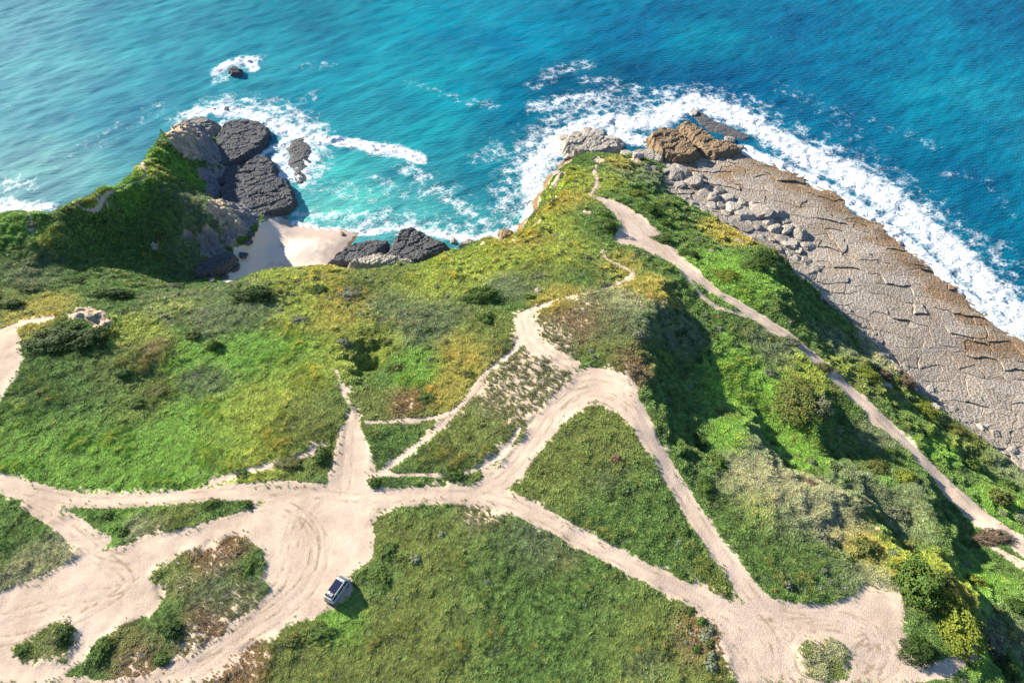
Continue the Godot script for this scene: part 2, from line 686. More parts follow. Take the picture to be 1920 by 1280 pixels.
# ------------------------------------------------------------------ the sea
func build_sea() -> void:
	# foam strength, a value per metre
	var f := PackedFloat32Array()
	f.resize(400 * 240)
	for r in FOAM:
		var power: float = r[0]
		var pts := []
		for k in range(1, r.size(), 3):
			pts.append(Vector3(r[k], r[k + 1], r[k + 2]))
		for q in smooth_line(pts):
			var rad: float = q.z * 0.5
			for j in range(maxi(0, int(q.y - FZ0 - rad * 2.0)), mini(239, int(q.y - FZ0 + rad * 2.0)) + 1):
				for i in range(maxi(0, int(q.x - FX0 - rad * 2.0)), mini(399, int(q.x - FX0 + rad * 2.0)) + 1):
					var d := Vector2(i + 0.5 + FX0 - q.x, (j + 0.5 + FZ0 - q.y) * 0.85).length() / rad
					var v := power * clampf(1.0 - (d - 0.45) * 0.75, 0.0, 1.0)
					if v > f[j * 400 + i]:
						f[j * 400 + i] = v
	var fb := PackedByteArray()
	fb.resize(400 * 240)
	for i in 400 * 240:
		fb[i] = int(clampf(f[i] / 1.5, 0.0, 1.0) * 255.0)
	for i in 400:
		fb[i] = 0
		fb[239 * 400 + i] = 0
	for j in 240:
		fb[j * 400] = 0
		fb[j * 400 + 399] = 0
	var fi := Image.create_from_data(400, 240, false, Image.FORMAT_L8, fb)
	fi.resize(FW, FH, Image.INTERPOLATE_CUBIC)
	foam_f = grey(fi)
	var cell := noise(31, 0.055, 1, FastNoiseLite.TYPE_CELLULAR)
	cell.cellular_return_type = FastNoiseLite.RETURN_DISTANCE2_SUB
	cell.domain_warp_enabled = true
	cell.domain_warp_amplitude = 26.0
	cell.domain_warp_frequency = 0.03
	lace_a = grey(cell.get_image(FW, FH))
	cell.seed = 32
	cell.frequency = 0.15
	cell.domain_warp_amplitude = 12.0
	cell.domain_warp_frequency = 0.07
	lace_b = grey(cell.get_image(FW, FH))
	foam_n = grey(noise(33, 0.03, 5).get_image(FW, FH))
	each_row(FH, foam_row)
	var px := PackedByteArray()
	for r in rows:
		px.append_array(r)
	var foam_tex := ImageTexture.create_from_image(Image.create_from_data(FW, FH, false, Image.FORMAT_RGBA8, px))
	# what lies under the water
	var small := PackedFloat32Array()
	small.resize(150 * 87 * 3)
	for j in 87:
		for i in 150:
			var x := SX0 + (i + 0.5) * 4.0
			var z := SZ0 + (j + 0.5) * 4.0
			var c := Vector3.ZERO
			var w := 0.0
			for r in WATER:
				for q in range(0, r.size(), 5):
					var d: float = (r[q] - x) * (r[q] - x) + (r[q + 1] - z) * (r[q + 1] - z)
					var k := 1.0 / pow(d + 90.0, 1.6)
					c += Vector3(r[q + 2], r[q + 3], r[q + 4]) * k
					w += k
			c /= w * (140.0 + 25.0 * clampf((x + 20.0) / 120.0, 0.0, 1.0))
			small[(j * 150 + i) * 3] = c.x
			small[(j * 150 + i) * 3 + 1] = c.y
			small[(j * 150 + i) * 3 + 2] = c.z
	var ci := Image.create_from_data(150, 87, false, Image.FORMAT_RGBF, small.to_byte_array())
	ci.resize(SNX, SNZ + 3, Image.INTERPOLATE_CUBIC)
	var tint := ci.get_data().to_float32_array()
	var swell := noise(41, 0.11, 2)
	var chop := noise(42, 0.3, 2)
	var lump := noise(43, 0.35, 3)
	var bed := noise(44, 0.03, 4)
	var vs := PackedVector3Array()
	var ns := PackedVector3Array()
	var us := PackedVector2Array()
	var u2 := PackedVector2Array()
	var cs := PackedColorArray()
	var ix := PackedInt32Array()
	var dir := Vector2(0.55, 0.83).normalized()
	for j in SNZ:
		for i in SNX:
			var x := SX0 + i * SCELL
			var z := SZ0 + j * SCELL
			var u := x * dir.x + z * dir.y
			var v := -x * dir.y + z * dir.x
			var y := 0.36 * swell.get_noise_2d(u, v * 0.42) + 0.15 * chop.get_noise_2d(u, v * 0.45)
			var fx := clampf((x - FX0) / 400.0, 0.002, 0.998)
			var fz := clampf((z - FZ0) / 240.0, 0.002, 0.998)
			var fo := f[int(fz * 240.0) * 400 + int(fx * 400.0)]
			if fo > 0.5:
				y += (fo - 0.5) * (0.2 + 1.3 * lump.get_noise_2d(x * 1.2, z * 1.2))
			vs.append(Vector3(x, y, z))
			us.append(Vector2(u, v))
			u2.append(Vector2(fx, fz))
			var o := (mini(j, SNZ - 1) * SNX + i) * 3
			var n := 1.0 + 0.38 * bed.get_noise_2d(x, z)
			cs.append(Color(tint[o] * n, tint[o + 1] * n * 1.02, tint[o + 2] * (0.4 + 0.6 * n) * 0.95))
	for j in SNZ:
		for i in SNX:
			var o := j * SNX + i
			var gx := vs[j * SNX + mini(i + 1, SNX - 1)].y - vs[j * SNX + maxi(i - 1, 0)].y
			var gz := vs[mini(j + 1, SNZ - 1) * SNX + i].y - vs[maxi(j - 1, 0) * SNX + i].y
			ns.append(Vector3(-gx, 2.0 * SCELL, -gz).normalized())
			if i < SNX - 1 and j < SNZ - 1:
				ix.append_array(PackedInt32Array([o, o + 1, o + SNX + 1, o, o + SNX + 1, o + SNX]))
	# the open sea beyond, out to the horizon
	var x1 := SX0 + (SNX - 1) * SCELL
	var z1 := SZ0 + (SNZ - 1) * SCELL
	var far := 4000.0
	for q in [[-far, -far, far, SZ0], [-far, SZ0, SX0, z1], [x1, SZ0, far, z1]]:
		var o := vs.size()
		for p in [Vector2(q[0], q[1]), Vector2(q[2], q[1]), Vector2(q[2], q[3]), Vector2(q[0], q[3])]:
			vs.append(Vector3(p.x, 0, p.y))
			ns.append(Vector3.UP)
			us.append(Vector2(p.x * dir.x + p.y * dir.y, -p.x * dir.y + p.y * dir.x))
			u2.append(Vector2(0.002, 0.002))
			cs.append(Color(0.01, 0.2, 0.36))
		ix.append_array(PackedInt32Array([o, o + 1, o + 2, o, o + 2, o + 3]))
	var arrays := []
	arrays.resize(Mesh.ARRAY_MAX)
	arrays[Mesh.ARRAY_VERTEX] = vs
	arrays[Mesh.ARRAY_NORMAL] = ns
	arrays[Mesh.ARRAY_TEX_UV] = us
	arrays[Mesh.ARRAY_TEX_UV2] = u2
	arrays[Mesh.ARRAY_COLOR] = cs
	arrays[Mesh.ARRAY_INDEX] = ix
	var mesh := ArrayMesh.new()
	mesh.add_surface_from_arrays(Mesh.PRIMITIVE_TRIANGLES, arrays)
	# the body of the water, with what floats on it
	var mat := plain(1, 1, 1, 0.6)
	mat.vertex_color_use_as_albedo = true
	mat.metallic_specular = 0.1
	mat.detail_enabled = true
	mat.detail_albedo = foam_tex
	mat.detail_uv_layer = BaseMaterial3D.DETAIL_UV_2
	mat.detail_blend_mode = BaseMaterial3D.BLEND_MODE_MIX
	mat.heightmap_enabled = true
	mat.heightmap_texture = ripple_texture()
	mat.heightmap_scale = 13.0
	mat.uv1_scale = Vector3.ONE / 23.0
	var sea := obj("sea", mesh, mat)
	tag(sea, "turquoise and deep blue sea with white surf round the rocks", "sea", "", "structure")
	# its clear, rippled skin
	var skin_mat := plain(0.9, 0.97, 1.0, 0.02)
	skin_mat.transparency = BaseMaterial3D.TRANSPARENCY_ALPHA
	skin_mat.albedo_color.a = 0.0
	skin_mat.metallic_specular = 0.29
	skin_mat.heightmap_enabled = true
	skin_mat.heightmap_texture = mat.heightmap_texture
	skin_mat.heightmap_scale = 50.0
	skin_mat.uv1_scale = mat.uv1_scale
	var film := obj("surface", mesh, skin_mat, sea)
	film.position.y = 0.05

func foam_row(y: int) -> void:
	var out := PackedByteArray()
	out.resize(FW * 4)
	for x in FW:
		var i := y * FW + x
		var f := foam_f[i] * 1.5 / 255.0
		out[x * 4] = 216
		out[x * 4 + 1] = 222
		out[x * 4 + 2] = 225
		var cov := 0.0
		if f > 0.12:
			var la := 1.0 - lace_a[i] / 255.0
			var lb := 1.0 - lace_b[i] / 255.0
			var n := (foam_n[i] - 128) / 128.0
			var v := 0.40 * la * la + 0.42 * lb * lb + 0.40 * n
			cov = clampf((f * 1.04 + v - 1.0) * 1.35, 0.0, 1.0)
			cov = cov * cov * (3.0 - 2.0 * cov)
		out[x * 4 + 3] = int(cov * 255.0)
	rows[y] = out

func ripple_texture() -> ImageTexture:
	# wind ripples: waves that fit the tile
	var size := 512
	var waves := []
	var r := RandomNumberGenerator.new()
	r.seed = 5
	for k in 26:
		var len := 8.0 + 30.0 * pow(r.randf(), 1.1)
		var ang := r.randfn(0.0, 0.42)
		waves.append([round(len * cos(ang)), round(len * sin(ang)), r.randf() * TAU, 1.0 / pow(len, 0.9)])
	var acc := PackedFloat32Array()
	acc.resize(size * size)
	for w in waves:
		var kx: float = w[0] * TAU / size
		var ky: float = w[1] * TAU / size
		var am: float = w[3]
		for y in size:
			var ph: float = w[2] + ky * y
			for x in size:
				acc[y * size + x] += am * sin(kx * x + ph)
	var lo := 1e9
	var hi := -1e9
	for v in acc:
		lo = minf(lo, v)
		hi = maxf(hi, v)
	for i in acc.size():
		var v := (acc[i] - lo) / (hi - lo)
		acc[i] = v * v * 0.6 + v * 0.4
	return ImageTexture.create_from_image(Image.create_from_data(size, size, false, Image.FORMAT_RF, acc.to_byte_array()))


# ------------------------------------------------------------------ the cracked platform
func clipped(p: PackedVector2Array, at: Vector2, n: Vector2) -> PackedVector2Array:
	# keeps the side of the line through «at» that lies against n
	var out := PackedVector2Array()
	for k in p.size():
		var a := p[k]
		var b := p[(k + 1) % p.size()]
		var da := (a - at).dot(n)
		var db := (b - at).dot(n)
		if da <= 0.0:
			out.append(a)
		if (da <= 0.0) != (db <= 0.0):
			out.append(a.lerp(b, da / (da - db)))
	return out

func area(p: PackedVector2Array) -> float:
	var s := 0.0
	for k in p.size():
		s += p[k].cross(p[(k + 1) % p.size()])
	return absf(s) * 0.5

func build_platform() -> void:
	# the sea has eaten into the edge
	var whole := outline(PLATFORM[0])
	var edge := PackedVector2Array()
	var bite := noise(53, 0.13, 3)
	for k in whole.size():
		var a := whole[k]
		var b := whole[(k + 1) % whole.size()]
		for s in 12:
			var q := a.lerp(b, s / 12.0)
			edge.append(q + Vector2(0.6, -0.8) * (5.0 * bite.get_noise_2d(q.x, q.y) - 0.6) * (1.0 if k < 11 else 0.0))
	var strike := Vector2(1.0, 0.2).normalized()
	var across := Vector2(-strike.y, strike.x)
	var lo := Vector2(1e9, 1e9)
	var hi := -lo
	for p in edge:
		var q := Vector2(p.dot(strike), p.dot(across))
		lo = lo.min(q)
		hi = hi.max(q)
	var warp := noise(51, 0.05, 2)
	var cells := []
	var queue := [PackedVector2Array([strike * lo.x + across * lo.y, strike * hi.x + across * lo.y, strike * hi.x + across * hi.y, strike * lo.x + across * hi.y])]
	while queue.size():
		# joints run along the strike; shorter ones cross them
		var p: PackedVector2Array = queue.pop_back()
		if p.size() < 3 or Geometry2D.intersect_polygons(p, edge).is_empty():
			continue
		var ulo := 1e9
		var uhi := -1e9
		var vlo := 1e9
		var vhi := -1e9
		for q in p:
			ulo = minf(ulo, q.dot(strike))
			uhi = maxf(uhi, q.dot(strike))
			vlo = minf(vlo, q.dot(across))
			vhi = maxf(vhi, q.dot(across))
		var size := area(p)
		if size < pow(rng.randf(), 1.3) * 110.0 + 9.0 and maxf(uhi - ulo, vhi - vlo) < rng.randf_range(7.0, 20.0):
			for c in Geometry2D.intersect_polygons(p, edge):
				if area(c) > 0.7:
					cells.append(c)
			continue
		var at := strike * lerpf(ulo, uhi, rng.randf_range(0.3, 0.7)) + across * lerpf(vlo, vhi, rng.randf_range(0.3, 0.7))
		var n := across.rotated(rng.randf_range(-0.3, 0.22))
		if (uhi - ulo) > (vhi - vlo) * rng.randf_range(1.3, 2.4):
			n = strike.rotated(rng.randf_range(-0.8, 0.5))
		queue.append(clipped(p, at, n))
		queue.append(clipped(p, at, -n))
	cells.sort_custom(func(a, b): return area(a) > area(b))
	var rest := SurfaceTool.new()
	rest.begin(Mesh.PRIMITIVE_TRIANGLES)
	for k in cells.size():
		var st := rest
		if k < 298:
			st = SurfaceTool.new()
			st.begin(Mesh.PRIMITIVE_TRIANGLES)
		var mid := Vector2.ZERO
		for q in cells[k]:
			mid += q / cells[k].size()
		slab(st, cells[k], mid if k < 298 else Vector2.ZERO)
		if k < 298:
			var o := obj("slab", st.commit(), M.slab, M.node_rock_platform)
			o.position = Vector3(mid.x, 0, mid.y)
	var o := obj("slab_fragments", rest.commit(), M.slab, M.node_rock_platform)
	o.set_meta("kind", "stuff")

func slab(st: SurfaceTool, cell: PackedVector2Array, mid: Vector2) -> void:
	var tone := rng.randf_range(0.86, 1.1)
	var pale := rng.randf()
	var c := Vector2.ZERO
	for q in cell:
		c += q / cell.size()
	# edges wander as neighbouring slabs' do
	var ring := PackedVector2Array()
	for k in cell.size():
		var a := cell[k]
		var b := cell[(k + 1) % cell.size()]
		var parts := clampi(int(a.distance_to(b) / 1.1), 1, 14)
		for s in parts:
			var q := a.lerp(b, float(s) / parts)
			ring.append(q + 2.2 * Vector2(wander.get_noise_2d(q.x * 0.35, q.y * 0.35), wander.get_noise_2d(q.y * 0.35 + 70.0, q.x * 0.35)))
	var gap := rng.randf_range(0.005, 0.04)
	var rise := rng.randf_range(0.24, 0.32)
	if rng.randf() < 0.33:
		gap = 0.07 + 0.45 * pow(rng.randf(), 2.0)
		rise = rng.randf_range(0.12, 0.75)
	var tilt := Vector2(rng.randf_range(-0.02, 0.02), rng.randf_range(-0.03, 0.03))
	var n := ring.size()
	var low := []
	var rim := []
	var top := []
	for q in ring:
		var back := (c - q).normalized()
		var a := q + back * gap
		var b := q + back * (gap + rng.randf_range(0.04, 0.16))
		var y := ground_y(q.x, q.y) + rise + tilt.dot(q - c)
		low.append(Vector3(a.x - mid.x, ground_y(q.x, q.y) - 0.5, a.y - mid.y))
		rim.append(Vector3(a.x - mid.x, y - 0.07, a.y - mid.y))
		top.append(Vector3(b.x - mid.x, y + rng.randf_range(-0.03, 0.04), b.y - mid.y))
	var cy := ground_y(c.x, c.y) + rise + rng.randf_range(-0.02, 0.1)
	var cc := Vector3(c.x - mid.x, cy, c.y - mid.y)
	for k in n:
		var m := (k + 1) % n
		for t in [[low[k], rim[k], rim[m]], [low[k], rim[m], low[m]], [rim[k], top[k], top[m]], [rim[k], top[m], rim[m]], [top[k], cc, top[m]]]:
			for p in t:
				# brown with weed near the water, grey and pale further up
				var x: float = p.x + mid.x
				var z: float = p.z + mid.y
				var weed := clampf((1.6 - p.y + 1.1 * wander.get_noise_2d(x * 0.25, z * 0.25) + 0.5 * wander.get_noise_2d(x, z)) * 1.3, 0.0, 1.0)
				var hue := Vector3(0.54, 0.45, 0.35).lerp(Vector3(0.62, 0.54, 0.45), pale).lerp(Vector3(0.42, 0.275, 0.15), weed) * tone
				st.set_color(Color(hue.x, hue.y, hue.z))
				st.add_vertex(p)


# ------------------------------------------------------------------ rocks
func rock_mass(called: String, r: Array, mat: Material, edge: float, amp: float, lean: Vector2, sd: int, label: String, category := "rock", group := "") -> void:
	var poly := outline(r, 1)
	var top: float = r[0]
	var lo := Vector2(1e9, 1e9)
	var hi := -lo
	var mid := Vector2.ZERO
	for p in poly:
		lo = lo.min(p)
		hi = hi.max(p)
		mid += p / poly.size()
	lo -= Vector2(1.2, 1.2)
	hi += Vector2(1.2, 1.2)
	var s := clampf((hi - lo).length() / 95.0, 0.14, 0.36)
	var nx := int((hi.x - lo.x) / s) + 1
	var nz := int((hi.y - lo.y) / s) + 1
	var wob := noise(sd, 0.35, 3)
	var blocks := noise(sd + 1, 0.34, 1, FastNoiseLite.TYPE_CELLULAR)
	blocks.cellular_return_type = FastNoiseLite.RETURN_CELL_VALUE
	blocks.domain_warp_enabled = true
	blocks.domain_warp_amplitude = 2.0
	blocks.domain_warp_frequency = 0.2
	var cracks := noise(sd + 1, 0.34, 1, FastNoiseLite.TYPE_CELLULAR)
	cracks.cellular_return_type = FastNoiseLite.RETURN_DISTANCE2_SUB
	cracks.domain_warp_enabled = true
	cracks.domain_warp_amplitude = 2.0
	cracks.domain_warp_frequency = 0.2
	var fine := noise(sd + 2, 0.9, 3)
	var along := Vector2(0.85, -0.53)
	var ys := PackedFloat32Array()
	var ds := PackedFloat32Array()
	for j in nz:
		for i in nx:
			var p := lo + Vector2(i, j) * s
			var w := p + Vector2(wob.get_noise_2d(p.x, p.y), wob.get_noise_2d(p.y + 40.0, p.x)) * minf(0.8, edge)
			var d := 1e9
			for k in poly.size():
				d = minf(d, w.distance_to(Geometry2D.get_closest_point_to_segment(w, poly[k], poly[(k + 1) % poly.size()])))
			if not Geometry2D.is_point_in_polygon(w, poly):
				d = -d
			ds.append(d)
			var q := Vector2(p.dot(along) * 0.55, p.dot(Vector2(-along.y, along.x)) * 1.25)
			var prof := pow(clampf(d / edge, 0.0, 1.0), 0.42)
			var crack := clampf(0.18 - (cracks.get_noise_2d(q.x, q.y) + 1.0), 0.0, 0.18) / 0.18
			var y := -1.2 + (top + 1.2 + lean.dot(p - mid) + amp * (0.2 * blocks.get_noise_2d(q.x, q.y) + 0.3 * wob.get_noise_2d(p.x * 0.3, p.y * 0.3) + 0.16 * fine.get_noise_2d(q.x * 1.4, q.y * 2.2)) - 0.26 * amp * crack) * prof
			ys.append(y)
	var st := SurfaceTool.new()
	st.begin(Mesh.PRIMITIVE_TRIANGLES)
	for j in nz - 1:
		for i in nx - 1:
			var o := j * nx + i
			if ds[o] < -s * 0.5 and ds[o + 1] < -s * 0.5 and ds[o + nx] < -s * 0.5 and ds[o + nx + 1] < -s * 0.5:
				continue
			var c := []
			for k in [o, o + 1, o + nx + 1, o + nx]:
				c.append(Vector3(lo.x + (k % nx) * s - mid.x, ys[k], lo.y + (k / nx) * s - mid.y))
			var t := 0.92 + 0.22 * fine.get_noise_2d(i * 0.6, j * 0.6) + 0.16 * wob.get_noise_2d(i * 0.3, j * 0.3)
			st.set_color(Color(t, t, t))
			for k in [0, 1, 2, 0, 2, 3]:
				st.add_vertex(c[k])
	var o := obj(called, st.commit(), mat)
	o.position = Vector3(mid.x, 0, mid.y)
	tag(o, label, category, group)

func build_rocks() -> void:
	var dark := "dark slate rocks below the headland"
	var spec := [
		["headland_rock", M.grey_rock, 3.0, 1.6, Vector2(-0.10, 0.12), "grey weathered rock at the tip of the grassy headland", ""],
		["slate_rock", M.slate, 1.1, 1.0, Vector2(-0.10, 0.05), "long dark slate slab between two foaming channels off the headland", dark],
		["slate_rock", M.slate, 0.9, 0.8, Vector2(-0.10, 0.05), "narrow dark slate wedge between the two largest slabs", dark],
		["slate_rock", M.slate, 1.1, 1.2, Vector2(-0.10, 0.04), "largest dark slate slab, cracked in a grid, beside the beach", dark],
		["slate_rock", M.wet_slate, 3.6, 0.6, Vector2.ZERO, "low slate reef awash with streaming foam", dark],
		["slate_rock", M.slate, 1.5, 1.2, Vector2(-0.05, 0.0), "shaded dark rocks at the inner end of the beach", dark],
		["slate_rock", M.slate, 1.0, 0.8, Vector2.ZERO, "small dark rock jutting onto the shaded sand", dark],
		["slate_rock", M.slate, 1.2, 1.2, Vector2(-0.05, 0.0), "dark rocks stepping from the largest slab down to the sand", dark],
		["slate_rock", M.slate, 1.5, 1.3, Vector2.ZERO, "dark jagged outcrop on the sunlit right side of the beach", "dark outcrops under the cove rim"],
		["slate_rock", M.slate, 1.6, 1.6, Vector2.ZERO, "grey black outcrop under the grass between beach and surf", "dark outcrops under the cove rim"],
		["shore_rock", M.pale_rock, 1.2, 1.4, Vector2.ZERO, "pale broken rock band between the dark outcrops and the grass", ""],
		["shore_rock", M.tan_rock, 1.2, 0.7, Vector2.ZERO, "rounded orange tan rock standing in the surf", ""],
		["shore_rock", M.tan_rock, 0.8, 0.4, Vector2.ZERO, "small tan rock in white foam below the yellow slope", ""],
		["shore_rock", M.grey_rock, 0.8, 0.4, Vector2.ZERO, "low flat brown rock at the water left of the tan rock", ""],
		["sea_stack", M.slate, 1.0, 0.8, Vector2.ZERO, "lone black rock ringed by foam out in the sea", ""],
		["point_rock", M.pale_rock, 1.8, 1.6, Vector2.ZERO, "pale rock crown at the tip of the grassy point", ""],
		["point_rock", M.pale_rock, 1.4, 0.8, Vector2.ZERO, "flat pale rock shelf right of the point's tip", ""],
		["brown_rock", M.brown_rock, 1.7, 1.7, Vector2.ZERO, "big blocky brown rock between the point and the platform", "brown rocks at the platform's seaward corner"],
		["brown_rock", M.brown_rock, 1.6, 1.3, Vector2.ZERO, "long brown rock running out towards the surf", "brown rocks at the platform's seaward corner"],
		["brown_rock", M.wet_slate, 2.0, 0.5, Vector2.ZERO, "low dark reef washed over by surf beyond the brown rocks", "brown rocks at the platform's seaward corner"],
	]
	for k in spec.size():
		var s: Array = spec[k]
		rock_mass(s[0], ROCKS[k], s[1], s[2], s[3], s[4], 100 + k * 7, s[5], "rock", s[6])

func boulder_mesh(sd: int) -> ArrayMesh:
	var r := RandomNumberGenerator.new()
	r.seed = sd
	var planes := []
	for k in 16:
		var n := Vector3(r.randfn(), r.randfn() * 0.8, r.randfn()).normalized()
		planes.append([n, r.randf_range(0.62, 1.0)])
	planes.append([Vector3.UP, r.randf_range(0.5, 0.75)])
	planes.append([Vector3.DOWN, 0.6])
	var rings := 10
	var around := 16
	var p := []
	for j in rings + 1:
		for i in around + 1:
			var th := PI * j / rings
			var ph := TAU * (i % around) / around
			var d := Vector3(sin(th) * cos(ph), cos(th), sin(th) * sin(ph))
			var t := 1.15
			for q in planes:
				var f: float = d.dot(q[0])
				if f > 0.05:
					t = minf(t, q[1] / f)
			p.append(d * t * (0.96 + 0.06 * sin(d.x * 9.0 + sd) * cos(d.z * 8.0)))
	var st := SurfaceTool.new()
	st.begin(Mesh.PRIMITIVE_TRIANGLES)
	st.set_color(Color.WHITE)
	for j in rings:
		for i in around:
			var a := j * (around + 1) + i
			for k in [a, a + 1, a + around + 2, a, a + around + 2, a + around + 1]:
				st.add_vertex(p[k])
	return st.commit()

func build_boulders() -> void:
	var shapes := []
	for k in 7:
		shapes.append(boulder_mesh(200 + k))
	var mats := [M.pale_rock, M.grey_rock, M.grey_rock]
	var tones := ["pale", "grey", "grey"]
	var spots := []
	for r in BOULDERS:
		for q in range(0, r.size(), 3):
			spots.append(Vector3(r[q], r[q + 2], r[q + 1]))
	# smaller ones heaped along the inner edge of the platform
	var edge := outline(PLATFORM[0])
	for k in 150:
		var t := rng.randf()
		var e := 21 - int(t * t * 8.0)
		var p := edge[e].lerp(edge[e - 1], rng.randf())
		p += Vector2(0.75, -0.66) * rng.randf_range(-1.5, 6.5 if e > 17 else 2.5) + Vector2(rng.randfn(), rng.randfn()) * 0.5
		spots.append(Vector3(p.x, 0.35 + 0.9 * rng.randf() * rng.randf(), p.y))
	for sp in spots:
		var x: float = sp.x
		var z: float = sp.z
		var w: float = sp.y
		var pick := rng.randi() % 3
		var o := obj("boulder", shapes[rng.randi() % 7], mats[pick])
		var flat := rng.randf_range(0.55, 1.0)
		var size := Vector3(w * rng.randf_range(1.1, 1.5), w * flat, w * rng.randf_range(1.0, 1.35))
		o.position = Vector3(x, maxf(ground_y(x, z), -0.3) + size.y * 0.25, z)
		o.rotation = Vector3(rng.randf_range(-0.2, 0.2), rng.randf() * TAU, rng.randf_range(-0.2, 0.2))
		o.scale = size
		var where := "below the coastal slope, %s the platform" % ("upper part of" if z < -122.0 else "middle of" if z < -98.0 else "right end of")
		var group := "boulders along the platform's inner edge"
		var tone: String = tones[pick]
		if x < -70.0:
			where = "by the dark slate " + ("on the shaded sand" if z > -178.0 else "in the foam off the headland")
			group = "boulders round the cove"
			o.material_override = M.slate
			tone = "dark"
		elif x < 0.0:
			where = "under the cove rim, " + ("left of" if x < -42.0 else "between" if x < -25.0 else "right of") + " the dark outcrops"
			group = "boulders round the cove"
			o.material_override = M.tan_rock if rng.randf() < 0.5 else M.grey_rock
			tone = "tan" if o.material_override == M.tan_rock else "grey"
		elif x < 48.0 and z < -150.0:
			where = "in rock pile on the %s of the point's tip" % ("left" if x < 24.0 else "crown" if x < 34.0 else "right")
			group = "boulders of the point"
			o.material_override = M.pale_rock
			tone = "pale"
		elif ground_y(x, z) > 6.0:
			where = "in the grass of the slope " + ("below the coastal track" if x > 60.0 else "of the plateau")
			group = "boulders on the grassy slope"
		elif z < -140.0:
			var inner := Geometry2D.get_closest_point_to_segment(Vector2(x, z), edge[21], edge[18]).distance_to(Vector2(x, z))
			where = "in boulder field %s, %s" % ["by brown rocks" if z < -180.0 else "midway along" if z < -162.0 else "at its lower end", "touching the grass" if inner < 3.0 else "in its middle" if inner < 7.0 else "out on the slabs"]
			group = "boulders of the boulder field"
		var label := "%s %s %s boulder %s" % ["large" if w > 2.2 else "tiny" if w < 0.55 else "small" if w < 1.2 else "medium", "flat" if flat < 0.7 else "rounded" if flat < 0.85 else "tall", tone, where]
		tag(o, label, "boulder", group)


# ------------------------------------------------------------------ plants
func bush_mesh(sd: int, leaves: int, size: float) -> ArrayMesh:
	# leaf-sized faces through the crown of a lumpy half dome, one unit wide each way
	var r := RandomNumberGenerator.new()
	r.seed = sd
	var lump := noise(sd, 1.5, 3)
	var st := SurfaceTool.new()
	st.begin(Mesh.PRIMITIVE_TRIANGLES)
	for k in leaves:
		var d := Vector3(r.randfn(), absf(r.randfn()) * 1.0, r.randfn()).normalized()
		var rad := 0.84 + 0.62 * lump.get_noise_3d(d.x, d.y, d.z)
		var p := d * rad * (1.0 - 0.3 * r.randf() * r.randf())
		p.y = maxf(p.y, 0.02)
		p += Vector3(0.28, 0.0, 0.16) * p.y   # bent by the sea wind
		var n := (d + Vector3(r.randfn(), r.randfn(), r.randfn()) * 0.5).normalized()
		var a := n.cross(Vector3(r.randfn(), r.randfn(), r.randfn())).normalized() * size * r.randf_range(0.7, 1.4)
		var b := n.cross(a).normalized() * size * r.randf_range(0.5, 0.9)
		var t := r.randf_range(0.7, 1.3)
		st.set_color(Color(t * r.randf_range(0.92, 1.1), t, t * r.randf_range(0.85, 1.1)))
		st.add_vertex(p - a)
		st.add_vertex(p + b)
		st.add_vertex(p + a)
		st.add_vertex(p - a)
		st.add_vertex(p + a)
		st.add_vertex(p - b * 0.7)
	return st.commit()

func stem_mesh(sd: int) -> ArrayMesh:
	var r := RandomNumberGenerator.new()
	r.seed = sd
	var st := SurfaceTool.new()
	st.begin(Mesh.PRIMITIVE_TRIANGLES)
	for k in 7:
		var az := TAU * k / 7.0 + r.randf() * 0.5
		var tip := Vector3(cos(az) * 0.6, r.randf_range(0.35, 0.7), sin(az) * 0.6)
		var foot := Vector3(cos(az) * 0.05, -0.25, sin(az) * 0.05)
		for s in 5:
			var a0 := TAU * s / 5.0
			var a1 := TAU * (s + 1) / 5.0
			var f0 := foot + Vector3(cos(a0), 0, sin(a0)) * 0.035
			var f1 := foot + Vector3(cos(a1), 0, sin(a1)) * 0.035
			var t0 := tip + Vector3(cos(a0), 0, sin(a0)) * 0.01
			var t1 := tip + Vector3(cos(a1), 0, sin(a1)) * 0.01
			for p in [f0, t0, t1, f0, t1, f1]:
				st.add_vertex(p)
	return st.commit()

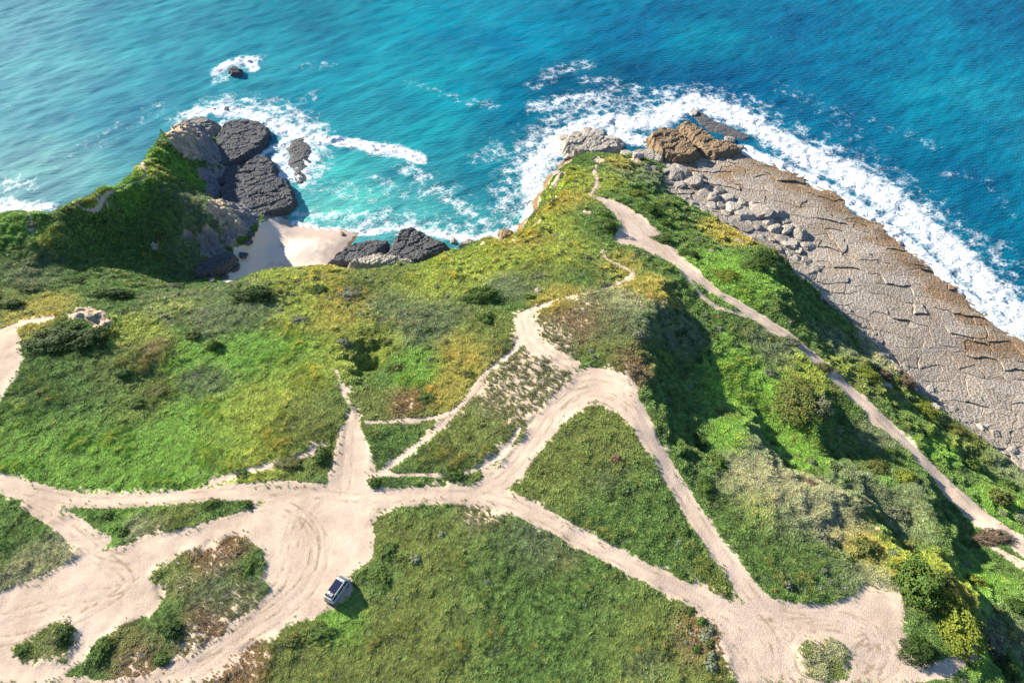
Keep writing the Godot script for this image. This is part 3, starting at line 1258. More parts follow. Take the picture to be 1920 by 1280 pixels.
func build_shrubs() -> void:
	var big := []
	var low := []
	for k in 4:
		big.append(bush_mesh(300 + k, 5200, 0.042))
		low.append(bush_mesh(320 + k, 1500, 0.085))
	var stem := stem_mesh(340)
	var bark := plain(0.12, 0.09, 0.06)
	var tone := [Vector3(.05, .095, .022), Vector3(.085, .15, .03), Vector3(.20, .215, .13), Vector3(.20, .24, .035), Vector3(.14, .16, .045), Vector3(.2, .14, .095)]
	var word := ["dark green", "mid green", "grey sage", "yellow green", "olive", "dry brown"]
	var mats := []
	for c in tone:
		var m: StandardMaterial3D = M.leaf.duplicate()
		m.albedo_color = Color(c.x, c.y, c.z).linear_to_srgb()
		mats.append(m)
	var own := {
		0: "large dark green bush on the slope just above the beach", 1: "wide flattened green bush in the middle of the cove slope", 2: "small green bush just right below the wide flattened bush",
		6: "broad dark bush beside the sandy patch at the left edge", 7: "tallest green bush, casting a long shadow by the sandy turning place", 8: "yellow green rounded bush right of the tallest bush",
		9: "small dark oval bush on the sand at the lower right", 10: "big round olive bush on the slope between plateau and coastal track", 11: "dense green bush beside the head of the sandy coastal track",
		13: "round grey bush on the plateau's shadowed rim", 16: "dark bush under the pale rocky outcrop on the left",
	}
	var n := 0
	for r in SHRUBS:
		for q in range(0, r.size(), 6):
			var x: float = r[q]
			var z: float = r[q + 1]
			var kind := int(r[q + 5])
			var o := thing("shrub", Vector3(x, ground_y(x, z) - 0.12, z), rng.randf_range(-0.3, 0.3))
			var wide := maxf(r[q + 2], r[q + 3]) > 2.6
			var leafy := obj("foliage", (big if wide else low)[rng.randi() % 4], mats[kind], o)
			leafy.scale = Vector3(r[q + 2] * 1.12, r[q + 4] * 1.25, r[q + 3] * 1.05)
			var st := obj("stem", stem, bark, o)
			st.scale = Vector3(r[q + 2] * 0.8, r[q + 4] * 0.8, r[q + 3] * 0.8)
			var where := "on the slope above the cove"
			var isle := -1
			for g in GREEN_ISLANDS.size():
				if Geometry2D.is_point_in_polygon(Vector2(x, z), outline(GREEN_ISLANDS[g])):
					isle = g
			if isle >= 0: where = ["on the large scrubby island in the sandy lot", "on the small scrubby island at the lower left", "on the round dry patch", "on the narrow green strip between two tracks"][isle]
			elif z > -70.0 and x < -20.0: where = "on the verge near the van's sandy lot"
			elif x < -75.0 and z < -125.0: where = "on the headland left of the beach"
			elif x > 24.0 and z < -112.0: where = "on the point beside the coastal track"
			elif x > 60.0: where = "on the steep right slope along the coastal track"
			elif x > 24.0: where = "on the shaded slope right of the plateau"
			elif z > -70.0: where = "on the verge of the plateau road"
			var wid: float = maxf(r[q + 2], r[q + 3])
			var build := "%s %s" % ["broad" if wid > 3.6 else "mid sized" if wid > 2.2 else "small", "tall" if r[q + 4] > 1.25 else "low" if r[q + 4] < 0.85 else "domed"]
			tag(o, own.get(n, "%s %s shrub %s" % [build, word[kind], where]), "shrub", "shrubs " + where)
			n += 1

func tuft_mesh(sd: int, leaves: int, reach: float, tall: float, width: float) -> ArrayMesh:
	var r := RandomNumberGenerator.new()
	r.seed = sd
	var st := SurfaceTool.new()
	st.begin(Mesh.PRIMITIVE_TRIANGLES)
	for k in leaves:
		var az := r.randf() * TAU
		var d := Vector3(cos(az), 0, sin(az))
		var side := Vector3(-d.z, 0, d.x)
		var foot := d * r.randf() * reach * 0.55 + Vector3(0, -0.03, 0)
		var tip := foot + d * reach * r.randf_range(0.3, 0.9) + Vector3(0, tall * r.randf_range(0.5, 1.1), 0)
		var t := r.randf_range(0.78, 1.22)
		st.set_color(Color(t, t, t))
		st.add_vertex(foot - side * width)
		st.add_vertex(tip)
		st.add_vertex(foot + side * width)
		var m := (foot + tip) * 0.5 + Vector3(0, tall * 0.25, 0)
		st.add_vertex(m - side * width * 1.2)
		st.add_vertex(tip + d * width)
		st.add_vertex(m + side * width * 1.2)
	return st.commit()

func grow_cover() -> void:
	var shapes := [tuft_mesh(401, 11, 0.28, 0.26, 0.07), tuft_mesh(402, 13, 0.24, 0.34, 0.055), tuft_mesh(403, 14, 0.28, 0.5, 0.03)]
	var spots := [[], [], []]
	var tints := [PackedColorArray(), PackedColorArray(), PackedColorArray()]
	var z := -18.0
	while z > -226.0:
		var step := 0.165 + 0.0012 * (-z)
		var half := 96.0 + 0.66 * maxf(0.0, -z - 29.0)
		var x := -minf(half, 195.0)
		var x1 := minf(half, 195.0)
		while x < x1:
			var px := x + rng.randf_range(-0.5, 0.5) * step
			var pz := z + rng.randf_range(-0.5, 0.5) * step
			x += step
			var i := texel(px, pz)
			# worn margins: fewer and smaller plants
			var worn := clampf((verge[i] - 60.0) / 130.0, 0.0, 1.0)
			if kinds[i] != 0 and (kinds[i] != 1 or verge[i] > 185 or rng.randf() > 0.05):
				continue
			if kinds[i] == 0 and rng.randf() < worn * 0.55:
				continue
			var y := ground_y(px, pz)
			if y < 2.3:
				continue
			var r := colours[i * 3] / 255.0
			var g := colours[i * 3 + 1] / 255.0
			var b := colours[i * 3 + 2] / 255.0
			if kinds[i] == 1:
				r = cover[i * 4] / 255.0
				g = cover[i * 4 + 1] / 255.0
				b = cover[i * 4 + 2] / 255.0
			var j := rng.randf_range(0.8, 1.4)
			var c := Color(r * r * j * rng.randf_range(0.9, 1.12), g * g * j, b * b * j * rng.randf_range(0.8, 1.15))
			var s := (step / 0.32) * (0.75 + 0.6 * rng.randf() * rng.randf() + 0.5 * noise_b[i] / 255.0) * (1.0 - 0.3 * worn)
			var k := 0 if rng.randf() < 0.55 else 1
			if b > r * 0.66 or noise_a[i] > 168:
				if rng.randf() < 0.7:
					k = 2
			var a := rng.randf() * TAU
			var basis := Basis(Vector3.UP, a).scaled(Vector3(s, s * rng.randf_range(0.7, 1.3), s))
			spots[k].append(Transform3D(basis, Vector3(px, y, pz)))
			tints[k].append(c)
		z -= step
	var called := ["ground_cover", "leafy_sward", "rough_grass"]
	var label := ["low fleshy ground cover matting the plateau and slopes", "short leafy plants mixed through the green sward", "rough grass tufts, dry and pale in places, over the slopes"]
	for k in 3:
		var mm := MultiMesh.new()
		mm.transform_format = MultiMesh.TRANSFORM_3D
		mm.use_colors = true
		mm.mesh = shapes[k]
		mm.instance_count = spots[k].size()
		for i in spots[k].size():
			mm.set_instance_transform(i, spots[k][i])
			mm.set_instance_color(i, tints[k][i])
		var o := MultiMeshInstance3D.new()
		o.name = called[k]
		o.multimesh = mm
		o.material_override = M.leaf
		add_child(o)
		tag(o, label[k], "grass", "", "stuff")
		print(called[k], " ", spots[k].size())

func grow_scrub() -> void:
	# woody scrub too thick to count, in drifts of several kinds
	var tone := [Color(.06, .115, .025), Color(.10, .17, .035), Color(.20, .23, .14), Color(.15, .17, .05), Color(.26, .27, .06), Color(.24, .15, .085)]
	var drift := noise(61, 0.035, 3)
	var sort := noise(62, 0.05, 2)
	var spots := []
	var tints := PackedColorArray()
	for k in 30000:
		var z := -24.0 - 196.0 * rng.randf()
		var half := minf(94.0 + 0.66 * maxf(0.0, -z - 29.0), 195.0)
		var x := rng.randf_range(-half, half)
		var i := texel(x, z)
		if kinds[i] != 0 or verge[i] > 90:
			continue
		var y := ground_y(x, z)
		if y < 3.0:
			continue
		var wild := clampf((-z - 62.0) / 40.0, 0.04, 1.0)
		if x > 28.0: wild = maxf(wild, 0.8)
		elif z > -108.0 and x < -20.0: wild *= 0.12
		if rng.randf() > wild * clampf(0.22 + 1.5 * drift.get_noise_2d(x, z), 0.02, 1.0):
			continue
		var w := rng.randf_range(0.3, 0.65) + 0.8 * pow(rng.randf(), 4.0)
		var n := sort.get_noise_2d(x, z) * 3.4 + 2.4 + rng.randfn() * 0.6
		var c: Color = tone[clampi(int(n), 0, 5)]
		spots.append(Transform3D(Basis(Vector3.UP, rng.randf() * TAU).scaled(Vector3(w, w * rng.randf_range(0.35, 0.7), w)), Vector3(x, y - 0.05, z)))
		var t := rng.randf_range(0.75, 1.3)
		tints.append(Color(c.r * t, c.g * t, c.b * t))
	var mm := MultiMesh.new()
	mm.transform_format = MultiMesh.TRANSFORM_3D
	mm.use_colors = true
	mm.mesh = bush_mesh(350, 260, 0.17)
	mm.instance_count = spots.size()
	for i in spots.size():
		mm.set_instance_transform(i, spots[i])
		mm.set_instance_color(i, tints[i])
	var o := MultiMeshInstance3D.new()
	o.name = "scrub"
	o.multimesh = mm
	o.material_override = M.leaf
	add_child(o)
	tag(o, "low woody scrub scattered thickly over the slopes and headland", "scrub", "", "stuff")
	print("scrub ", spots.size())


# ------------------------------------------------------------------ the van
func loft(st: SurfaceTool, rings: Array, cap := true) -> void:
	# rings of equally many points, joined one to the next
	for k in rings.size() - 1:
		var a: Array = rings[k]
		var b: Array = rings[k + 1]
		for i in a.size():
			var j := (i + 1) % a.size()
			for p in [a[i], b[i], b[j], a[i], b[j], a[j]]:
				st.add_vertex(p)
	if cap:
		for r in [rings[0], rings[-1]]:
			for i in range(1, r.size() - 1):
				for p in [r[0], r[i], r[i + 1]]:
					st.add_vertex(p)

func rounded(w: float, l0: float, l1: float, y: float, c: float) -> Array:
	# a rounded rectangle in plan: half width w, from z = l0 to z = l1
	var out := []
	for q in [[1, l1, 0.0], [-1, l1, 0.5], [-1, l0, 1.0], [1, l0, 1.5]]:
		var cx: float = q[0] * (w - c)
		var cz: float = q[1] - c if q[1] == l1 else q[1] + c
		for s in 4:
			var a: float = (q[2] + s / 6.0) * PI
			out.append(Vector3(cx + cos(a) * c, y, cz + sin(a) * c))
	return out

func solid(rings: Array) -> ArrayMesh:
	var st := SurfaceTool.new()
	st.begin(Mesh.PRIMITIVE_TRIANGLES)
	loft(st, rings)
	return st.commit()

func panel(p: Array, out: Vector3, thick := 0.012) -> ArrayMesh:
	var st := SurfaceTool.new()
	st.begin(Mesh.PRIMITIVE_TRIANGLES)
	var a := []
	var b := []
	for q in p:
		a.append(q - out * 0.01)
		b.append(q + out * thick)
	loft(st, [a, b])
	return st.commit()

func bar(from: Vector3, to: Vector3, r: float, sides := 8) -> ArrayMesh:
	var d := (to - from).normalized()
	var u := d.cross(Vector3(0.3, 1, 0.2)).normalized()
	var v := d.cross(u)
	var a := []
	var b := []
	for k in sides:
		var t := TAU * k / sides
		a.append(from + (u * cos(t) + v * sin(t)) * r)
		b.append(to + (u * cos(t) + v * sin(t)) * r)
	return solid([a, b])

func build_van() -> void:
	# front towards -z; 4.8 m long, 1.9 m wide
	var at := Vector3(-29.75, 0, -43.3)
	at.y = ground_y(at.x, at.z) + 0.02
	var van := thing("camper_van", at, deg_to_rad(-28.0))
	van.scale = Vector3(1.0, 1.12, 1.0)
	tag(van, "white camper van with dark roof panel parked at the edge of the sandy lot", "van")
	var white := plain(0.66, 0.69, 0.72, 0.28)
	white.clearcoat_enabled = true
	white.clearcoat_roughness = 0.08
	var glass := plain(0.02, 0.028, 0.03, 0.06)
	glass.metallic_specular = 0.6
	var pale_glass := plain(0.10, 0.14, 0.13, 0.07)
	var black := plain(0.018, 0.018, 0.02, 0.6)
	var rubber := plain(0.02, 0.02, 0.02, 0.9)
	var solar := plain(0.02, 0.025, 0.06, 0.22)
	var steel := plain(0.5, 0.5, 0.52, 0.35, 0.8)
	var grey_box := plain(0.32, 0.33, 0.35, 0.7)
	obj("body", solid([rounded(0.84, -2.30, 2.34, 0.32, 0.16), rounded(0.94, -2.38, 2.40, 0.55, 0.2), rounded(0.95, -2.36, 2.40, 1.0, 0.2), rounded(0.92, -2.22, 2.36, 1.12, 0.2), rounded(0.84, -1.52, 2.26, 1.92, 0.2), rounded(0.78, -1.40, 2.18, 2.02, 0.2), rounded(0.5, -1.2, 1.9, 2.05, 0.2)]), white, van)
	var wf := panel([Vector3(-0.78, 1.2, -2.17), Vector3(0.78, 1.2, -2.17), Vector3(0.69, 1.86, -1.59), Vector3(-0.69, 1.86, -1.59)], Vector3(0, 0.62, -0.78).normalized(), 0.02)
	var ws := obj("windscreen", wf, pale_glass, van)
	for s in [-0.35, 0.3]:
		obj("wiper", bar(Vector3(s, 1.24, -2.17), Vector3(s + 0.5, 1.34, -2.09), 0.012), black, ws)
	obj("rear_window", panel([Vector3(-0.7, 1.25, 2.36), Vector3(0.7, 1.25, 2.36), Vector3(0.64, 1.75, 2.31), Vector3(-0.64, 1.75, 2.31)], Vector3(0, 0.1, 1), 0.02), glass, van)
	for s in [-1.0, 1.0]:
		for q in [[-1.62, -0.75], [-0.62, 0.72], [0.86, 2.05]]:
			obj("side_window", panel([Vector3(s * 0.915, 1.2, q[0] - (0.35 if q[0] < -1.0 else 0.0)), Vector3(s * 0.915, 1.2, q[1]), Vector3(s * 0.862, 1.76, q[1]), Vector3(s * 0.862, 1.76, q[0] + (0.1 if q[0] < -1.0 else 0.0))], Vector3(s, 0.08, 0).normalized(), 0.015), glass, van)
		obj("headlight", panel([Vector3(s * 0.55, 0.72, -2.375), Vector3(s * 0.84, 0.72, -2.33), Vector3(s * 0.84, 0.9, -2.33), Vector3(s * 0.55, 0.9, -2.375)], Vector3(0, 0, -1), 0.03), steel, van)
		obj("tail_light", panel([Vector3(s * 0.8, 0.75, 2.38), Vector3(s * 0.92, 0.75, 2.34), Vector3(s * 0.92, 1.1, 2.34), Vector3(s * 0.8, 1.1, 2.38)], Vector3(0, 0, 1), 0.03), plain(0.3, 0.02, 0.02, 0.3), van)
		var mirror := obj("wing_mirror", solid([rounded(0.11, -0.05, 0.05, -0.12, 0.03), rounded(0.12, -0.06, 0.06, 0.0, 0.03), rounded(0.11, -0.05, 0.05, 0.12, 0.03)]), black, van)
		mirror.position = Vector3(s * 1.08, 1.3, -1.75)
		for z in [-1.5, 1.45]:
			var w := obj("wheel", wheel(0.335, 0.2), rubber, van)
			w.position = Vector3(s * 0.82, 0.335, z)
			var hub := obj("rim", wheel(0.2, 0.215), steel, w)
			hub.position = Vector3.ZERO
	obj("bumper", solid([rounded(0.93, 2.3, 2.5, 0.38, 0.06), rounded(0.94, 2.3, 2.52, 0.55, 0.06)]), black, van)
	obj("bumper", solid([rounded(0.93, -2.5, -2.3, 0.38, 0.06), rounded(0.94, -2.52, -2.3, 0.55, 0.06)]), black, van)
	# on the roof: rack, solar panel, tray with spare wheel and box
	var rack := obj("roof_rack", solid([rounded(0.74, -1.1, 2.05, 2.08, 0.08), rounded(0.74, -1.1, 2.05, 2.12, 0.08)]), black, van)
	obj("solar_panel", solid([rounded(0.62, -1.05, 1.0, 2.16, 0.03), rounded(0.62, -1.05, 1.0, 2.2, 0.03)]), solar, rack)
	for s in [-0.35, 0.35]:
		obj("roof_lamp", solid([rounded(0.06, -1.30, -1.2, 2.04, 0.03), rounded(0.06, -1.30, -1.2, 2.13, 0.03)]), black, van)
		van.get_child(van.get_child_count() - 1).position.x = s
	var awn := obj("awning", bar(Vector3(0.8, 2.1, -1.15), Vector3(0.8, 2.1, 1.25), 0.07), white, van)
	obj("bracket", bar(Vector3(0.6, 2.08, 1.28), Vector3(0.82, 2.1, 1.28), 0.04), steel, awn)
	var spare := obj("spare_wheel_cover", wheel(0.27, 0.2), plain(0.82, 0.82, 0.8, 0.5), rack)
	spare.position = Vector3(-0.3, 2.24, 1.45)
	spare.rotation.z = PI / 2
	var hub := obj("hub", wheel(0.09, 0.22), grey_box, spare)
	var box := obj("storage_box", solid([rounded(0.26, -0.24, 0.24, 0, 0.05), rounded(0.27, -0.25, 0.25, 0.26, 0.05)]), grey_box, rack)
	box.position = Vector3(0.34, 2.13, 1.55)
	obj("ladder", bar(Vector3(-0.5, 0.6, 2.46), Vector3(-0.5, 2.0, 2.3), 0.02), steel, van)

func wheel(r: float, w: float) -> ArrayMesh:
	var rings := []
	for q in [[-0.5, 0.75], [-0.5, 0.93], [-0.36, 1.0], [0.36, 1.0], [0.5, 0.93], [0.5, 0.75]]:
		var ring := []
		for k in 20:
			var a := TAU * k / 20.0
			ring.append(Vector3(q[0] * w, cos(a) * r * q[1], sin(a) * r * q[1]))
		rings.append(ring)
	return solid(rings)


# ------------------------------------------------------------------ the two people out on the rocks
func skin(bones: Array, cell: float, blend: float, colour_of: Callable, st: SurfaceTool) -> void:
	# surface nets over the smooth union of tapered capsules [from, to, r0, r1]
	var lo := Vector3(1e9, 1e9, 1e9)
	var hi := -lo
	for b in bones:
		var m := maxf(b[2], b[3]) + blend + cell * 2.0
		lo = lo.min(b[0] - Vector3.ONE * m).min(b[1] - Vector3.ONE * m)
		hi = hi.max(b[0] + Vector3.ONE * m).max(b[1] + Vector3.ONE * m)
	var n := Vector3i(((hi - lo) / cell).ceil()) + Vector3i.ONE
	var d := PackedFloat32Array()
	d.resize(n.x * n.y * n.z)
	d.fill(1.0)
	for b in bones:
		var m := maxf(b[2], b[3]) + blend + cell * 2.0
		var a0 := Vector3i(((b[0].min(b[1]) - Vector3.ONE * m - lo) / cell).floor()).clamp(Vector3i.ZERO, n - Vector3i.ONE)
		var a1 := Vector3i(((b[0].max(b[1]) + Vector3.ONE * m - lo) / cell).ceil()).clamp(Vector3i.ZERO, n - Vector3i.ONE)
		var ab: Vector3 = b[1] - b[0]
		var l2 := maxf(ab.length_squared(), 1e-6)
		for z in range(a0.z, a1.z + 1):
			for y in range(a0.y, a1.y + 1):
				for x in range(a0.x, a1.x + 1):
					var p := lo + Vector3(x, y, z) * cell
					var t: float = clampf((p - b[0]).dot(ab) / l2, 0.0, 1.0)
					var v: float = (p - b[0] - ab * t).length() - lerpf(b[2], b[3], t)
					var o := (z * n.y + y) * n.x + x
					var h := clampf(0.5 + 0.5 * (d[o] - v) / blend, 0.0, 1.0)
					d[o] = lerpf(d[o], v, h) - blend * h * (1.0 - h)
	var at := {}
	for z in n.z - 1:
		for y in n.y - 1:
			for x in n.x - 1:
				var o := (z * n.y + y) * n.x + x
				var s := Vector3.ZERO
				var c := 0
				if minf(minf(d[o], d[o + 1]), minf(d[o + n.x], d[o + n.x * n.y])) > cell * 3.0:
					continue
				for e in [[0, 0, 0, 1, 0, 0], [0, 0, 0, 0, 1, 0], [0, 0, 0, 0, 0, 1], [1, 0, 0, 1, 1, 0], [1, 0, 0, 1, 0, 1], [0, 1, 0, 1, 1, 0], [0, 1, 0, 0, 1, 1], [0, 0, 1, 1, 0, 1], [0, 0, 1, 0, 1, 1], [1, 1, 0, 1, 1, 1], [1, 0, 1, 1, 1, 1], [0, 1, 1, 1, 1, 1]]:
					var da := d[o + e[0] + e[1] * n.x + e[2] * n.x * n.y]
					var db := d[o + e[3] + e[4] * n.x + e[5] * n.x * n.y]
					if (da < 0.0) != (db < 0.0):
						s += Vector3(e[0], e[1], e[2]).lerp(Vector3(e[3], e[4], e[5]), da / (da - db))
						c += 1
				if c:
					at[o] = lo + (Vector3(x, y, z) + s / c) * cell
	for o in at:
		var step := [1, n.x, n.x * n.y]
		for k in 3:
			var u: int = step[(k + 1) % 3]
			var v: int = step[(k + 2) % 3]
			if (d[o] < 0.0) != (d[o + step[k]] < 0.0) and at.has(o - u) and at.has(o - v) and at.has(o - u - v):
				var q := [at[o], at[o - u], at[o - u - v], at[o - v]]
				for i in [0, 1, 2, 0, 2, 3]:
					st.set_color(colour_of.call(q[i]))
					st.add_vertex(q[i])

func person(at: Vector3, turn: float, coat: Color, trousers: Color, label: String, reach: float) -> void:
	var o := thing("person", at, turn)
	tag(o, label, "person", "people fishing from the headland rocks")
	# faces -z; standing with one foot forward, both forearms raised towards a rod
	var flesh := Color(0.42, 0.26, 0.18)
	var bones := [
		[Vector3(0.1, 0.09, -0.12), Vector3(0.1, 0.5, -0.08), 0.05, 0.062], [Vector3(0.1, 0.5, -0.08), Vector3(0.09, 0.92, 0.0), 0.065, 0.09],
		[Vector3(-0.1, 0.09, 0.1), Vector3(-0.1, 0.5, 0.05), 0.05, 0.062], [Vector3(-0.1, 0.5, 0.05), Vector3(-0.09, 0.92, 0.0), 0.065, 0.09],
		[Vector3(0.1, 0.05, -0.1), Vector3(0.12, 0.04, -0.3), 0.05, 0.04], [Vector3(-0.1, 0.05, 0.12), Vector3(-0.12, 0.04, -0.08), 0.05, 0.04],
		[Vector3(-0.07, 0.95, 0), Vector3(0.07, 0.95, 0), 0.12, 0.12], [Vector3(0, 0.95, 0), Vector3(0, 1.3, -0.03), 0.135, 0.16],
		[Vector3(-0.13, 1.36, -0.02), Vector3(0.13, 1.36, -0.02), 0.085, 0.085], [Vector3(0, 1.38, -0.02), Vector3(0, 1.54, -0.03), 0.06, 0.055],
		[Vector3(0, 1.64, -0.04), Vector3(0, 1.7, -0.03), 0.085, 0.095], [Vector3(0, 1.57, -0.08), Vector3(0, 1.6, -0.07), 0.05, 0.06], [Vector3(0, 1.625, -0.135), Vector3(0, 1.65, -0.12), 0.014, 0.012],
		[Vector3(0.19, 1.36, -0.02), Vector3(0.25, 1.08, -0.08), 0.058, 0.048], [Vector3(0.25, 1.08, -0.08), Vector3(0.14, 1.1 + reach, -0.36), 0.047, 0.034],
		[Vector3(-0.19, 1.36, -0.02), Vector3(-0.24, 1.08, -0.1), 0.058, 0.048], [Vector3(-0.24, 1.08, -0.1), Vector3(-0.02, 1.08 + reach, -0.44), 0.047, 0.034],
	]
	var st := SurfaceTool.new()
	st.begin(Mesh.PRIMITIVE_TRIANGLES)
	skin(bones, 0.03, 0.04, func(p: Vector3): return flesh if p.y > 1.47 or (p.z < -0.34 and p.y > 1.0) else coat if p.y > 0.9 else trousers if p.y > 0.1 else Color(0.03, 0.03, 0.03), st)
	for h in [[Vector3(0.14, 1.1 + reach, -0.36), 1.0], [Vector3(-0.02, 1.08 + reach, -0.44), -1.0]]:
		var w: Vector3 = h[0]
		var s: float = h[1]
		var f := [[w, w + Vector3(0, 0.0, -0.07), 0.03, 0.026]]
		for k in 4:
			var b := w + Vector3((k - 1.5) * 0.019, 0.0, -0.08)
			var l: float = [0.034, 0.04, 0.037, 0.028][k]
			f.append([b, b + Vector3(0, -0.012, -l), 0.0095, 0.009])
			f.append([b + Vector3(0, -0.012, -l), b + Vector3(0, -0.045, -l - 0.004), 0.009, 0.008])
		f.append([w + Vector3(-s * 0.028, 0, -0.025), w + Vector3(-s * 0.045, -0.025, -0.06), 0.012, 0.01])
		skin(f, 0.007, 0.008, func(_p): return flesh, st)
	var m := plain(1, 1, 1, 0.85)
	m.vertex_color_use_as_albedo = true
	obj("body", st.commit(), m, o)
	var cap := obj("hair", solid([cap_ring(0.104, 1.66), cap_ring(0.108, 1.72), cap_ring(0.09, 1.78), cap_ring(0.04, 1.805)]), plain(0.02, 0.017, 0.015), o)
	for s in [-0.035, 0.035]:
		obj("eye", bar(Vector3(s, 1.668, -0.118), Vector3(s, 1.668, -0.127), 0.009), plain(0.03, 0.03, 0.03, 0.3), o)
	obj("mouth", bar(Vector3(-0.022, 1.585, -0.128), Vector3(0.022, 1.585, -0.128), 0.005), plain(0.25, 0.1, 0.09), o)

func cap_ring(r: float, y: float) -> Array:
	var out := []
	for k in 12:
		var a := TAU * k / 12.0
		out.append(Vector3(cos(a) * r, y, -0.025 + sin(a) * r))
	return out

func build_people() -> void:
	var spots := [Vector3(-118.6, 0, -204.6), Vector3(-117.6, 0, -211.0)]
	var looks := [[Color(0.03, 0.04, 0.07), Color(0.03, 0.03, 0.04)], [Color(0.025, 0.025, 0.03), Color(0.05, 0.05, 0.06)]]
	var labels := ["person in dark clothes at the grass edge above the headland rock", "person in black standing further out on the pale headland rock"]
	for k in 2:
		var p: Vector3 = spots[k]
		p.y = ground_y(p.x, p.z)
		person(p, [0.6, 0.2][k], looks[k][0], looks[k][1], labels[k], [0.06, 0.1][k])
		var rod := thing("fishing_rod", p, [0.6, 0.2][k])
		tag(rod, "long thin dark fishing rod held out by the person " + ["at the grass edge", "on the pale rock"][k], "fishing rod", "fishing rods")
		var reach: float = [0.06, 0.1][k]
		obj("blank", bar(Vector3(0.16, 1.02 + reach, -0.42), Vector3(-0.3, 2.4, -3.2), 0.011), plain(0.03, 0.03, 0.03, 0.4), rod)
		obj("reel", bar(Vector3(0.1, 1.08 + reach, -0.5), Vector3(0.16, 1.08 + reach, -0.5), 0.03), plain(0.3, 0.3, 0.3, 0.3, 0.7), rod)


